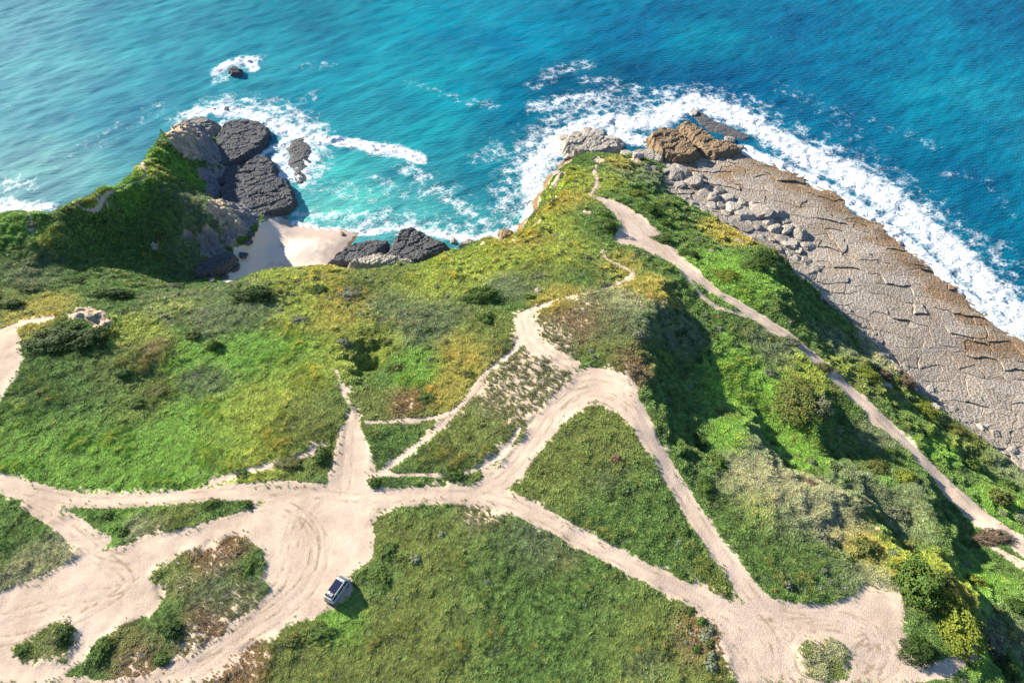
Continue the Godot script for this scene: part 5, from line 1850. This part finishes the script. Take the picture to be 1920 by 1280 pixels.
var COVER := [
	[-89.4, -58.5, 6, 1, -92.3, -56.3, 5.9, 1, -83.2, -49.1, 4.7, 6, -91.5, -71.6, 12.8, 0, -75.3, -70.5, 12.7, 0],
	[-60, -72.9, 8.6, 0, -91.8, -84, 10.2, 1, -79, -84.9, 6.9, 2, -68.2, -80.3, 8.9, 0, -56.1, -78.2, 9.9, 3],
	[-43.7, -77.6, 6.5, 2, -38.5, -73.5, 5.3, 2, -50.5, -70, 6.3, 3, -67.4, -90.6, 4.7, 7, -76.8, -99.8, 4.9, 0],
	[-62.3, -99.9, 7.3, 0, -48.2, -97.8, 7.2, 0, -47, -92.6, 5.9, 3, -41.4, -99.6, 7.3, 3, -80.4, -100.2, 3.7, 5],
	[-88.1, -94.7, 7.1, 2, -97.6, -89.7, 7, 1, -98.1, -99.1, 6.1, 1, -89, -106.5, 5, 3, -115.5, -111.9, 6.4, 4],
	[-114.6, -115.1, 3.9, 4, -128.6, -119.9, 5.4, 2, -128.5, -134.3, 8.6, 7, -134.9, -145.8, 7.3, 0, -135.6, -139.1, 5.8, 1],
	[-120.3, -140.8, 8.9, 1, -110.1, -140.8, 9, 1, -83.6, -122.6, 8.2, 7, -66.6, -114.9, 9.1, 7, -84.6, -119.2, 5.4, 3],
	[-56.1, -126.5, 9.6, 3, -49.8, -129.1, 6.9, 4, -35.7, -127.1, 8.2, 2, -51.5, -112.2, 6.4, 3, -41.3, -113.6, 7.8, 4],
	[-28.2, -112.9, 7.7, 7, -32.3, -103.6, 7.5, 3, -20.2, -108.9, 7.6, 7, -21.2, -120.8, 8, 3, -11.4, -133.5, 9.9, 3],
	[-1.4, -138.1, 8.7, 3, 3, -148, 7.6, 4, 10.9, -156, 7.8, 3, 16.2, -166.9, 6.5, 4, 20.5, -181.7, 6.8, 3],
	[21.9, -159.3, 6.3, 1, 14.2, -135.3, 7.1, 3, 5.5, -127.6, 6.8, 2, 0, -122.9, 5.4, 7, 19.3, -130, 6.9, 1],
	[11.6, -114.9, 5.1, 4, 21.9, -105.3, 7.3, 7, 17.1, -105.7, 7.3, 5, 17.7, -112, 5, 9, 21, -95.4, 5.8, 2],
	[24.2, -92.4, 4.6, 5, 18.4, -91.3, 4.6, 1, 26.7, -114, 5.1, 6, 31.5, -119.6, 5.3, 4, 36.2, -123.2, 4, 4],
	[-10.8, -99.1, 6, 4, -7.4, -104, 6.1, 2, -11.7, -92.9, 4.7, 4, -1.2, -101.6, 4.8, 2, -21.2, -93.9, 5.9, 0],
	[-28.6, -94, 4.8, 1, -34.6, -101.1, 4.9, 2, -14.7, -85.7, 4.5, 4, -29.1, -83.1, 5.6, 2, -22.4, -83.1, 4.5, 5],
	[-18.8, -80.1, 3.3, 2, -6.4, -74.4, 7.5, 2, -1.1, -82.1, 6.6, 9, 4.6, -90.3, 6.9, 9, 9.4, -96, 4.7, 9],
	[10.8, -102.3, 3.6, 9, -13.7, -70.8, 6.3, 2, -20.4, -74.9, 4.3, 1, -24.7, -74.9, 4.3, 1, -16.4, -64.9, 6.1, 1],
	[14.6, -70.1, 9.4, 2, 18.7, -58.8, 8.9, 1, 9.1, -64.4, 6.1, 2, 27.6, -51.6, 7.6, 1, 34.2, -45.9, 4.6, 2],
	[18.2, -76, 6.4, 2, 17.2, -63.7, 3, 7, -15, -48.8, 8.4, 2, -0.9, -43.9, 11, 1, 12.5, -39.4, 10.7, 1],
	[-13.9, -35.2, 10.4, 2, -22.1, -31.1, 8.5, 2, 3.4, -31.1, 10.2, 1, 20.9, -35.2, 8.7, 2, 30.5, -35.2, 4.4, 5],
	[31.3, -30.3, 3.4, 2, -25.1, -53.9, 3.9, 2, -22.2, -45.9, 3.7, 1, -5.9, -57.6, 3.9, 9, 3.8, -50.7, 5.7, 7],
	[9.4, -48.7, 2.8, 9, -34.7, -34.4, 6.1, 2, -42.8, -32, 4.3, 5, -27.2, -36.9, 3.5, 0, -30.3, -39.5, 2.7, 0],
	[21.3, -31.9, 2.6, 7, -53, -49.9, 4.7, 5, -45.9, -47.9, 2.3, 1, -58.4, -46, 3.7, 2, -49.5, -44.1, 4.6, 7],
	[-47, -41.4, 2.7, 9, -58.2, -37, 4.4, 1, -51.1, -37, 4.4, 5, -53, -34.5, 2.6, 9, -61.1, -32.9, 4.3, 5],
	[-66.5, -31.3, 3.4, 1, -75.7, -34.6, 4.4, 2, -77.5, -58.5, 4, 1, -63.1, -57.3, 3.9, 2, -52.6, -58.8, 4, 1],
	[-68.5, -55.7, 2.3, 6, 31.4, -57.8, 5.9, 1, 48.8, -32, 2.1, 6, 51.8, -33.6, 1.7, 6, 50.2, -34.1, 1.4, 9],
	[52, -31.2, 1.5, 2, 47.8, -33.2, 1.2, 2, -57.2, -45.1, 2.6, 9, -50.6, -41.4, 2.5, 9, -47.4, -43.2, 2.6, 9],
	[-53.5, -36.2, 2.5, 9, -58.5, -35.3, 1.9, 9, -51.4, -47.5, 1.7, 9, -60.8, -32, 1.5, 9, -75.7, -34.6, 2.3, 9],
	[-63.5, -34.5, 2.6, 2, -48.1, -45.5, 2.2, 2, -74.2, -35, 1.7, 9, -64.7, -56.2, 2, 9, 36.8, -69.2, 4.2, 1],
	[42.3, -53.7, 7.7, 1, 48.9, -48.9, 7.5, 1, 55.8, -46.2, 5.6, 1, 49.9, -63, 8.1, 6, 57.1, -62.4, 6.1, 6],
	[60, -57.3, 5, 6, 46.4, -58.1, 4, 3, 51, -56.2, 4.9, 7, 62.6, -53.1, 3.9, 4, 65.5, -50.8, 2.9, 4],
	[70.3, -48.6, 4.7, 3, 59.3, -45.3, 4.6, 7, 63.1, -45.4, 3.7, 6, 78.9, -47.8, 3.9, 3, 85.6, -44.8, 5.8, 0],
	[87.6, -39.2, 5.6, 7, 79.1, -33.5, 4.4, 0, 79.3, -30.3, 3.4, 1, 77.5, -42.3, 2.8, 4, 54.6, -97.8, 7.4, 0],
	[62.9, -105.1, 5.1, 7, 48.5, -92.7, 6.1, 0, 68.4, -100.7, 5.1, 3, 58.3, -92, 6.1, 0, 37.6, -95.5, 6.1, 1],
	[37.8, -107, 6.3, 7, 39, -83.2, 4.6, 1, 45.7, -78.4, 4.5, 0, 47, -86.2, 2.3, 2, 51.8, -75, 4.4, 7],
	[61.9, -78, 5.7, 0, 72.8, -79, 5.9, 1, 81.3, -83.2, 3.6, 7, 72.7, -69.8, 5.5, 7, 79.5, -64, 5.4, 7],
	[77.7, -70.4, 2.2, 0, 87.7, -61.3, 5.3, 1, 32.5, -83.2, 3.4, 1, 49, -115.5, 4, 1, 45.9, -158.7, 7.9, 1],
	[42.7, -190.6, 7.1, 7, 37.8, -195.8, 4.5, 4, 39.4, -180.8, 6.8, 1, 52.4, -151, 6.2, 1, 64.9, -160.2, 6.5, 4],
	[53.3, -135.5, 8.6, 0, 61.7, -128.7, 7, 0, 68.6, -138.5, 4.4, 1, 69.6, -120, 5.5, 1, 76.3, -115.8, 5.5, 1],
	[83.4, -115.9, 5.6, 7, 83.2, -102.4, 5.2, 2, 88.6, -100.7, 5.2, 2, 99.2, -113.8, 4.3, 6, 99.1, -101.4, 5.4, 2],
	[80.6, -103.4, 3.2, 3, 92.9, -91.2, 6.3, 1, 98.7, -84.9, 6.2, 0, 107.2, -87.8, 6.4, 2, 106.1, -75.6, 7.2, 1],
	[105.4, -69.2, 5.7, 0, 117.8, -81.4, 5, 7, 111.8, -101.1, 4.1, 7, 25, -130.6, 4.2, 4, 31.1, -134, 4.2, 4],
	[37, -135, 5.7, 1, 42.4, -125.5, 4.1, 1, 37.9, -117.1, 2.6, 4, -116.5, -168.5, 6.4, 0, -113.4, -178.6, 4.9, 3],
	[-125.2, -160.2, 4.6, 3, -121.3, -153.4, 12.4, 1, -105.8, -158.2, 9.6, 1, -98.7, -157.2, 6.5, 7, -109.1, -188.1, 5.2, 0],
	[-94.8, -168.8, 6.5, 7, -128.3, -145.6, 4.4, 3, 32.5, -182.2, 5.1, 3, 24.4, -153, 4.6, 1, 101.1, -122.2, 4.4, 6],
	[107.6, -111.5, 4.2, 6],
]
# water: x, z, and the colour of what lies under it (percent)

var WATER := [
	[-230.4, -306.8, 10, 33, 44, -188.8, -265.5, 10, 36, 46, -158.4, -306.8, 4, 31, 42, -168.8, -200.9, 16, 40, 46],
	[-148.8, -245.4, 5, 29, 41, -108.2, -296.9, 2, 28, 40, -115.3, -253.2, 3, 30, 40, -99.1, -322.3, 1, 20, 31],
	[-59.9, -287.5, 1, 29, 42, -23.5, -253.2, 0.5, 33, 45, -39.2, -317, 0.4, 28, 42, 9.4, -296.9, 0.3, 26, 44],
	[19.6, -261.3, 0.3, 12, 24, 0, -245.4, 0.4, 22, 37, 57.6, -306.8, 0.3, 17, 36, 87, -296.9, 0.6, 26, 41],
	[63.7, -265.5, 0.3, 13, 29, 129.6, -306.8, 0.3, 17, 36, 96.6, -265.5, 0.3, 14, 32, 177.6, -306.8, 0.3, 23, 42],
	[230.4, -317, 0.3, 16, 34, 168.7, -253.2, 0.6, 29, 45, 197.1, -245.4, 1, 28, 44, 128.4, -227.1, 0.4, 17, 34],
	[164.3, -194.9, 0.5, 19, 35, 138.8, -200.9, 0.4, 15, 30, 155, -155.2, 0.5, 18, 32, -76.9, -253.2, 1, 25, 38],
	[-62.2, -227.1, 2, 30, 40, -31.8, -223.7, 1, 30, 40, -11.3, -204, 1, 21, 32, -60.5, -204, 5, 42, 46],
	[-47.2, -189.1, 10, 52, 52, -60.8, -183.4, 14, 54, 53, -28.4, -180.6, 9, 44, 47, -16.2, -186.2, 2, 22, 31],
	[-39.4, -200.9, 3, 30, 38, 8.2, -234.3, 0.4, 12, 23, 48.3, -265.5, 0.3, 11, 23, -90.7, -220.3, 5, 30, 38],
	[-133.9, -265.5, 3, 28, 40, 201.1, -278.4, 0.4, 24, 42, 132, -274, 0.3, 17, 35, -263.1, -375.5, 8, 30, 42],
	[0, -388.9, 0.4, 25, 42, 263.1, -375.5, 0.3, 18, 36],
]
# foam: strength, then x, z, width along each streak

var FOAM := [
	[1.2, 71.9, -249.3, 10.6, 81.4, -243.5, 14.6, 90.2, -236.1, 12.3, 94.7, -228.9, 10.1, 105.1, -215.2, 14.6, 114.2, -206.5, 14.3, 122.3, -196.4, 14.8, 129.3, -184.8, 15.3, 134.9, -171.3, 14.7, 140, -158.8, 14.2, 142.7, -146, 12.8, 145.7, -135.1, 13.2, 148.5, -125, 12.7],
	[0.6, 70.8, -255.2, 17.2, 92.2, -245.4, 18.9, 101.2, -230.7, 18.2, 116.3, -213.6, 21.3, 131.9, -192, 22, 141.2, -170, 20.7, 148.4, -155.2, 21.4, 152.9, -137.2, 20.3],
	[1.2, -0.9, -170, 3.4, 5.3, -176.6, 7, 8.1, -186.2, 9, 7.4, -196.4, 10.2, 9.5, -207.2, 11.4, 14.7, -218.6, 10.8, 22.2, -228.9, 8.1, 32.7, -235, 8.2, 45, -235, 10.2, 54.3, -236.1, 10.3, 67.1, -245.4, 10.5],
	[0.7, -13.8, -170, 8.6, -1.8, -180.6, 14.2, 1.8, -194.9, 18.5, 5.8, -210.4, 19.2, 14, -227.1, 18.1, 29.2, -243.5, 14.6, 46.3, -247.4, 16.8, 68.3, -253.2, 17.1],
	[0.8, 8.4, -245.4, 8.4, 21.2, -249.3, 10.6, 36.3, -253.2, 8.5],
	[1.1, -71.3, -175.2, 3.5, -62.5, -172.6, 3.8, -48.4, -171, 3.5, -34.8, -173.9, 2.8, -18.9, -168.7, 3.8, -8.6, -168.7, 3.8, 0, -170, 4.1],
	[0.7, -70.7, -179.3, 7.1, -56.4, -177.9, 10.6, -42.1, -176.6, 12.3, -27.9, -173.9, 10.5, -13.9, -172.6, 10.4],
	[0.5, -66.5, -194.9, 9.2, -47.6, -192, 12.8, -29.5, -194.9, 12.9, -16.1, -183.4, 10.7, -50.6, -200.9, 5.6],
	[1.3, 38.3, -228.9, 6, 45.7, -223, 6.7, 52.3, -220.9, 3.9],
	[1.4, -73.7, -224.4, 4.4, -63.3, -221.6, 5.1, -51, -217.9, 5.5, -40.9, -215.6, 5.8, -33.1, -210.4, 4.6],
	[0.7, -38.1, -207.2, 7.6, -29.8, -197.9, 7.4, -21.8, -189.1, 7.3, -12.5, -182, 7.1],
	[1.1, -125.8, -238.7, 4.1, -116.7, -242.8, 6.2, -105.8, -240.9, 7.1, -94.3, -236.1, 8.2, -84.6, -228.9, 9.3, -77, -223, 7.9],
	[0.8, -129.2, -236.1, 8.2, -113.7, -247.4, 12.6, -91, -239.8, 14.5, -74.2, -227.1, 12, -69.6, -207.2, 9.5, -71.4, -196.4, 7.4],
	[1.1, -82.5, -223.7, 8, -83.4, -213.6, 7.8, -80.4, -204, 6.8, -75, -200.9, 7.5, -74, -210.4, 9.6],
	[1.4, -110.8, -235, 2.5, -110.7, -227.1, 2.4, -110.9, -218.6, 2.7, -112.6, -214.3, 1.9],
	[1.4, -85.8, -220.3, 2.8, -89.6, -215.2, 2.7, -94.2, -210.4, 2.3, -96.1, -206.5, 1.5],
	[1.3, -81.6, -200.9, 2.6, -79.7, -196.4, 1.9],
	[1.2, -123.6, -271.9, 4.5, -120, -279.3, 5.4, -112.7, -282, 5.9, -108.8, -274.9, 4.5],
	[0.7, -120.8, -265.5, 6.6, -116.4, -274, 11.2, -109, -280.7, 9.1],
	[1.2, -175.1, -182.9, 7.1, -168.4, -184, 7.2, -160.8, -182.9, 6.1, -154.1, -184, 2.9],
	[0.7, -180.9, -194.9, 12.9, -169.8, -194.9, 11.1],
	[0.5, -90, -276.2, 4.5, -76.8, -278.4, 6.8],
	[0.6, 8.7, -261.3, 7.8, 20.1, -274, 9, 31.6, -278.4, 9],
	[0.6, 41.1, -259.3, 8.7, 52, -259.3, 6.5, 30.7, -265.5, 8.8],
	[0.5, -43.9, -265.5, 3.1, -34.6, -259.3, 4.3, -19, -249.3, 6.3, -6.3, -247.4, 6.3],
	[0.4, 153.8, -200.9, 7.5, 165.6, -197.9, 5.6, 166.9, -180.6, 7.1],
	[0.4, 125.8, -245.4, 8.4, 145.7, -230.7, 8.1, 156.4, -216.9, 7.8],
	[0.5, 156.2, -164.9, 8.5, 154.5, -150.5, 8.1],
	[0.4, -138.4, -245.4, 12.6, -161.5, -210.4, 11.5],
	[0.5, -88, -245.4, 8.4, -81.1, -253.2, 10.7],
	[0.6, -11.5, -210.4, 9.6, -5.9, -216.9, 11.7],
	[0.4, 112.1, -257.2, 12.9, 126.5, -234.3, 12.2, 132.4, -204, 11.3],
	[1.4, 84.2, -215.6, 3.1, 92.1, -209.4, 3.8, 98.2, -203.4, 3.8, 109.7, -191.4, 4, 120.5, -174.7, 3.8, 127.4, -160.7, 3.7, 133.4, -146.6, 3.5, 138.7, -133.5, 3.7, 145.6, -119.3, 3.5],
	[1.1, 86.4, -218.6, 3.1, 95.7, -208.8, 3.4, 110.6, -194.3, 4.1, 122.6, -175.8, 3.9, 131.9, -155.2, 3.6, 139.5, -135.1, 4],
]
# 0 tip
# 1 slab
# 2 mid
# 3 great
# 4 wash
# 5 footA
# 6 footB
# 7 step
# 8 coveA
# 9 coveB
# 10 covepale
# 11 tan
# 12 small
# 13 flat
# 14 islet
# 15 pointA
# 16 pointB
# 17 brownA
# 18 brownB
# 19 wash2
var ROCKS := [
	[6, -122.9, -230.5, -116.9, -234.1, -111.3, -231.9, -108.2, -225.9, -108, -216.7, -109.5, -211.8, -111.4, -208.5, -116, -212.4, -121.3, -216, -125.5, -220.7],
	[3.4, -108.5, -228.4, -105, -232.7, -97.2, -233.8, -91.9, -229.5, -89.7, -224.9, -90.7, -216.4, -94, -209.9, -95.9, -206.4, -99.7, -201.4, -104.9, -202, -111, -208.9, -109.2, -215.1],
	[3.2, -106, -201.6, -100.1, -202.8, -94.8, -207.5, -94.8, -197.3, -98.4, -191.4, -103, -193.4],
	[3.8, -95.8, -197.4, -91.4, -209.8, -86.6, -209.8, -82.4, -203.5, -82.3, -198.9, -77.1, -195.9, -74, -190, -71.8, -184.3, -73.8, -180.1, -79.8, -175.8, -84.3, -172.6, -89, -170.8, -94, -176.9, -97.8, -184.3, -98.3, -192.9],
	[0.5, -82.3, -225.9, -77, -226.6, -72.2, -216.4, -71.1, -206.7, -71.3, -197.4, -74.3, -193.9, -78.6, -200.5, -82.5, -209.9, -84.2, -219.7],
	[6, -95, -149.6, -90.9, -155, -85.1, -157.8, -82, -153.1, -85.3, -149, -87.9, -145.4, -94, -143.6],
	[4.5, -89.6, -165.9, -84.7, -169.5, -82.3, -165.1, -85.3, -160.9],
	[4, -89.4, -169.9, -84.3, -173, -78.8, -175.1, -79.3, -167.8, -81.8, -163.8, -84, -159.4, -88.9, -163],
	[2.6, -57.9, -154, -53.5, -161.7, -45.7, -166.4, -39.3, -166.1, -37.7, -162.9, -42.1, -157.5, -47.3, -153.7],
	[3.2, -40.4, -157.6, -37.5, -166.2, -35.7, -171.6, -31.7, -171, -27.2, -168.5, -18.4, -161.9, -23.1, -158, -27.7, -153.5, -36.6, -153.1],
	[4.5, -51.7, -151.9, -47.7, -155.6, -42.8, -158, -36.9, -157.1, -31.8, -155.6, -26.7, -152.6, -38.6, -150.5],
	[2.8, -5.1, -169.8, -2.1, -171.6, 1.2, -169.8, 1, -166.2, -3, -165.7],
	[1.6, 2.8, -173.7, 5, -171.6, 3.1, -169.2, 1.7, -170.8],
	[1.6, -17.2, -164.2, -14.9, -166.4, -11.5, -165.9, -12.1, -163.9, -15.8, -162.9],
	[1.8, -119.2, -272.6, -116.2, -274.8, -112.6, -272.1, -112.3, -268.3, -116.3, -267.4],
	[3.4, 17.6, -219.4, 20.9, -223.5, 25.6, -222.8, 30.2, -225.6, 33.8, -221.5, 40.2, -218.7, 40, -213.4, 34.8, -210.8, 28.6, -209.5, 22.9, -210.8, 18.4, -212.8],
	[3.5, 42.2, -212, 46.2, -214, 51.1, -213.3, 55, -208.2, 52.5, -203.8, 46.7, -205.3],
	[4.6, 49.6, -221.5, 54.6, -225.7, 60.6, -225.7, 64.6, -218.8, 67.8, -210.3, 63.9, -205.5, 58.3, -205.5, 51.9, -208.7, 50, -215.5],
	[3, 61.9, -230.3, 66.7, -232.8, 71.8, -227.4, 76.4, -220.2, 81.2, -218.8, 83.5, -213.8, 78.3, -210.3, 72.3, -208.7, 68.5, -211.2, 66.5, -219.8],
	[0.3, 68.3, -242.8, 73.3, -245, 76.7, -239, 87, -228.9, 92.4, -224.7, 86.9, -221.2, 77.8, -225, 70.5, -231.7],
]
# shrubs: x, z, half width, half depth, height, kind

var SHRUBS := [
	[-64.5, -119.3, 6.1, 3.5, 2.6, 0, -8.4, -116.3, 5.7, 3.5, 1.8, 1, -6.2, -108.2, 2.5, 2.5, 1.2, 1],
	[-48, -120.9, 2.7, 1.8, 1, 0, -40.3, -119.1, 3.7, 2.8, 1, 2, -103, -120.2, 7.8, 2.3, 1.8, 0],
	[-105.5, -102.3, 7.1, 4.9, 2, 0, 69.8, -44.5, 3.3, 5.4, 4.6, 1, 73.9, -37.7, 3.4, 5.5, 2.8, 3],
	[65.8, -33.6, 2.9, 2.3, 2, 0, 63.8, -88.9, 5.2, 6.7, 3, 4, 26.5, -150.8, 3, 4, 2, 1],
	[26.8, -158.1, 1.9, 1.9, 1, 1, 28, -100.2, 2.1, 1.9, 1.4, 2, -123.5, -116.1, 3.7, 2.1, 1.6, 0],
	[-69, -101.7, 1.7, 2, 1.6, 1, -98.1, -102.3, 5.6, 3.9, 2.2, 0, 68.9, -139.5, 2.9, 3.9, 1.6, 0],
	[67.4, -86.3, 2.3, 3.1, 3, 2, 76.9, -73.5, 3.4, 3.3, 1.5, 4, 36.5, -63.1, 1.6, 2.7, 1.2, 1],
	[40.8, -69.7, 1.5, 2.3, 1.2, 1, 38.6, -76, 1.5, 2.9, 1.3, 1, 94.2, -107.6, 3, 2.2, 1, 5],
	[100, -105.8, 3.3, 2.6, 1, 5, 86.5, -102.7, 3.9, 2.8, 1.2, 3, 101.3, -96.6, 3.9, 3.5, 1.6, 3],
	[108.1, -91.6, 3.1, 2.8, 1.5, 4, 104.8, -80.1, 2.4, 2.3, 1.2, 1, 103.7, -68.8, 2.5, 2.1, 1.4, 4],
	[111.4, -75.1, 1.9, 1.9, 1, 1, 82.2, -70.9, 1.8, 2.1, 1.5, 3, 96.3, -58.9, 4.3, 2.3, 0.9, 5],
	[6.7, -53.7, 0.6, 0.6, 0.5, 2, -37.9, -70.4, 1.5, 2.5, 1.2, 1, -43.8, -68.4, 3.1, 1.7, 0.8, 4],
	[-52.2, -66.4, 1.7, 1, 0.6, 1, -26.5, -64.4, 1.4, 1.1, 0.6, 1, -11.3, -65.7, 2.1, 1.2, 0.7, 1],
	[-56.5, -60, 1.6, 1.3, 0.6, 1, -49.9, -59.9, 1.4, 1.1, 0.6, 1, -75.3, -57.9, 1.4, 1.1, 0.6, 1],
	[-71, -54.6, 1, 1.3, 0.7, 1, -45.9, -47.9, 1.3, 2, 0.7, 1, -56.4, -37, 2.1, 1.9, 0.8, 0],
	[-56.7, -32.4, 1.7, 1.4, 0.7, 1, -73.8, -36.2, 1.4, 2.1, 0.8, 0, -79.7, -33.8, 1.4, 1.4, 0.7, 1],
	[-66.6, -33.7, 1.7, 2.5, 0.8, 1, 42.3, -148.1, 3.6, 2.4, 1.2, 1, 48.5, -140.5, 3.5, 2.7, 1, 0],
	[64.9, -135.7, 3.7, 3.1, 1.2, 1, 56.5, -130.7, 4.2, 3, 1, 3, 40.4, -165, 4.8, 3, 1.2, 1],
	[44.2, -158, 3.2, 2.5, 1.2, 1, 37.6, -174.4, 4, 2.2, 1, 3, 3.9, -115.3, 1.8, 1.4, 0.8, 1],
	[6.7, -124.9, 2.2, 1.4, 0.8, 2, -51.1, -110.3, 2.6, 1.7, 0.8, 2, -75, -105.2, 2, 1.7, 1, 4],
	[-39.6, -103.2, 2.2, 1.7, 0.8, 2, -28.4, -103, 2.2, 1.6, 0.9, 4, -25.6, -94.6, 1.7, 1.6, 0.8, 4],
	[-18.1, -85.1, 2.3, 1.8, 0.8, 1, -81.2, -84.8, 2.7, 2.1, 0.8, 1, -77, -88.8, 3.5, 2.2, 0.8, 4],
	[-87.1, -93.3, 2.4, 1.9, 0.9, 1, -122.3, -123.2, 4.1, 2.2, 1.2, 0, -115.9, -128.2, 4.2, 1.9, 1.2, 0],
	[-93.9, -133.6, 2.9, 1.6, 1, 2, -133.1, -148.2, 1.5, 1.2, 0.8, 2, 82.9, -78.6, 1.6, 1.6, 1, 1],
	[58.3, -65.6, 1.9, 1.7, 0.9, 5, 65.5, -61, 2.7, 1.9, 1, 2, 77.4, -63.2, 2.6, 2, 1, 2],
	[64.1, -51.9, 2.3, 2.6, 1.4, 4, 56.4, -53.5, 1.7, 2.6, 1, 2, 76.4, -45.8, 1.9, 1.8, 1.4, 4],
	[79.5, -36.1, 2.3, 2.6, 1.6, 2, 80.4, -32, 2.1, 2.8, 2, 0, 85.9, -48.3, 2.2, 1.6, 1, 3],
	[91, -43.2, 1.9, 2, 1.4, 0, 68.2, -109.3, 2.6, 1.7, 0.8, 2, 59.8, -98.2, 2, 1.7, 0.7, 2],
	[74.1, -101.6, 2.8, 1.7, 1, 4, -9.3, -91.2, 1.6, 1.4, 0.6, 4, -22.5, -45, 1.7, 2.5, 0.6, 1],
	[-21.8, -50.8, 1.3, 2.3, 0.6, 1, -31.5, -36.1, 2.3, 1.9, 0.7, 1, -36.1, -34.8, 1.6, 1.2, 0.6, 4],
	[13.2, -170.2, 2.3, 1.8, 0.7, 4],
]
# boulders: x, z, half width

var BOULDERS := [
	[52.9, -199.3, 1.8, 55.4, -202.9, 1.7, 57.9, -204, 1.5, 55.7, -197.5, 2.6, 59.7, -200.8, 2.6, 62.1, -193.6, 3.3],
	[60.9, -197.1, 1.8, 57.4, -193, 2.2, 64.8, -198.5, 1.7, 65, -191.5, 2.2, 64.9, -187.3, 2.2, 67.4, -185.4, 2.5],
	[70.5, -189.9, 1.6, 66, -181.1, 1.8, 69.1, -181.4, 1.6, 72.4, -185.7, 2.1, 72.8, -179.6, 2.5, 69.8, -176.7, 1.6],
	[76.5, -184, 1.6, 75.8, -177.4, 2.8, 72.2, -173.4, 1.4, 80, -182.1, 1.8, 76.4, -172.4, 1.5, 81.3, -177.9, 3.1],
	[85.2, -179.3, 2.8, 87.5, -177.7, 2.4, 88.3, -174.3, 1.7, 83, -173.9, 1.6, 78.8, -169.9, 1.4, 84.1, -170, 2.1],
	[88, -169.8, 2.4, 91.2, -171.8, 1.7, 85.1, -165.3, 1.7, 87.4, -163, 2.7, 91.9, -167.9, 2.4, 89.4, -160.1, 1.3],
	[92.9, -162.3, 1.7, 81.8, -164.2, 1.2, 82.8, -160.1, 1.2, 87.1, -156.8, 1.5, 85.4, -158.3, 1, 90.4, -155.7, 1.3],
	[88.4, -152.3, 1, 92.2, -151.6, 1.3, 52.5, -208.3, 1.3, 48.8, -198.8, 1.3, 20.2, -223, 2.8, 23.9, -225, 2.4],
	[28.1, -227.1, 2.8, 32.4, -226.4, 2.4, 36.8, -221.6, 2.8, 39.4, -219.6, 2, 33.5, -219.6, 2.4, 28.5, -219.6, 2.8],
	[24.5, -218.2, 2.4, 19.5, -216.9, 2, 20.8, -211.4, 1.7, 17.6, -207.8, 1.7, 15.8, -197.2, 1.7, 14.4, -185.6, 1.2],
	[40.8, -209, 1.9, 43.9, -205.1, 1.7, 49.3, -209.5, 1.5, 70.4, -240.2, 1.7, 81, -223, 1.8, 83, -217.6, 2],
	[72.3, -216.9, 2, -55, -170, 0.9, -47.7, -156.5, 1.2, -44.8, -157.1, 1.3, -42.2, -158, 1, -39.8, -160, 1.3],
	[-46.7, -159, 0.8, -50.3, -155.7, 1, -37.1, -162.4, 1.3, -33.2, -157.5, 1.3, -18.8, -166.9, 1.4, -13.6, -166.2, 1.2],
	[-9.4, -167.4, 0.9, -83.9, -151.2, 1.3, -85.7, -147, 1.3, -88.1, -143.7, 1.1, -82.6, -156.4, 1.5, -81.7, -160.9, 1.3],
	[-81.3, -163.7, 1.2, 67.6, -155.2, 1.4, 56.5, -145.3, 0.8, 103.8, -106.1, 1.4, 105.8, -104.8, 1.1, 93.9, -102.7, 1.1],
	[92.9, -138.5, 0.9, 96.3, -134.5, 1.1, 98.8, -128.2, 1, 101.1, -122.2, 0.9, 105.3, -113.2, 1, 109.1, -106.3, 1],
	[112.6, -99.8, 1.1, 117.2, -94.7, 1.1, 120.2, -92.4, 1.2, 122, -87.8, 1.2, 123.4, -85.5, 1.2, 91.3, -141.2, 0.8],
	[100.8, -125.2, 0.7, 110.2, -102.4, 0.8, 114.4, -96.2, 0.8, -111.7, -243.5, 1.3, -116.9, -243.5, 1, -78.1, -181.2, 1.4],
	[6.5, -118.7, 0.8, 55.6, -66, 0.4],
]
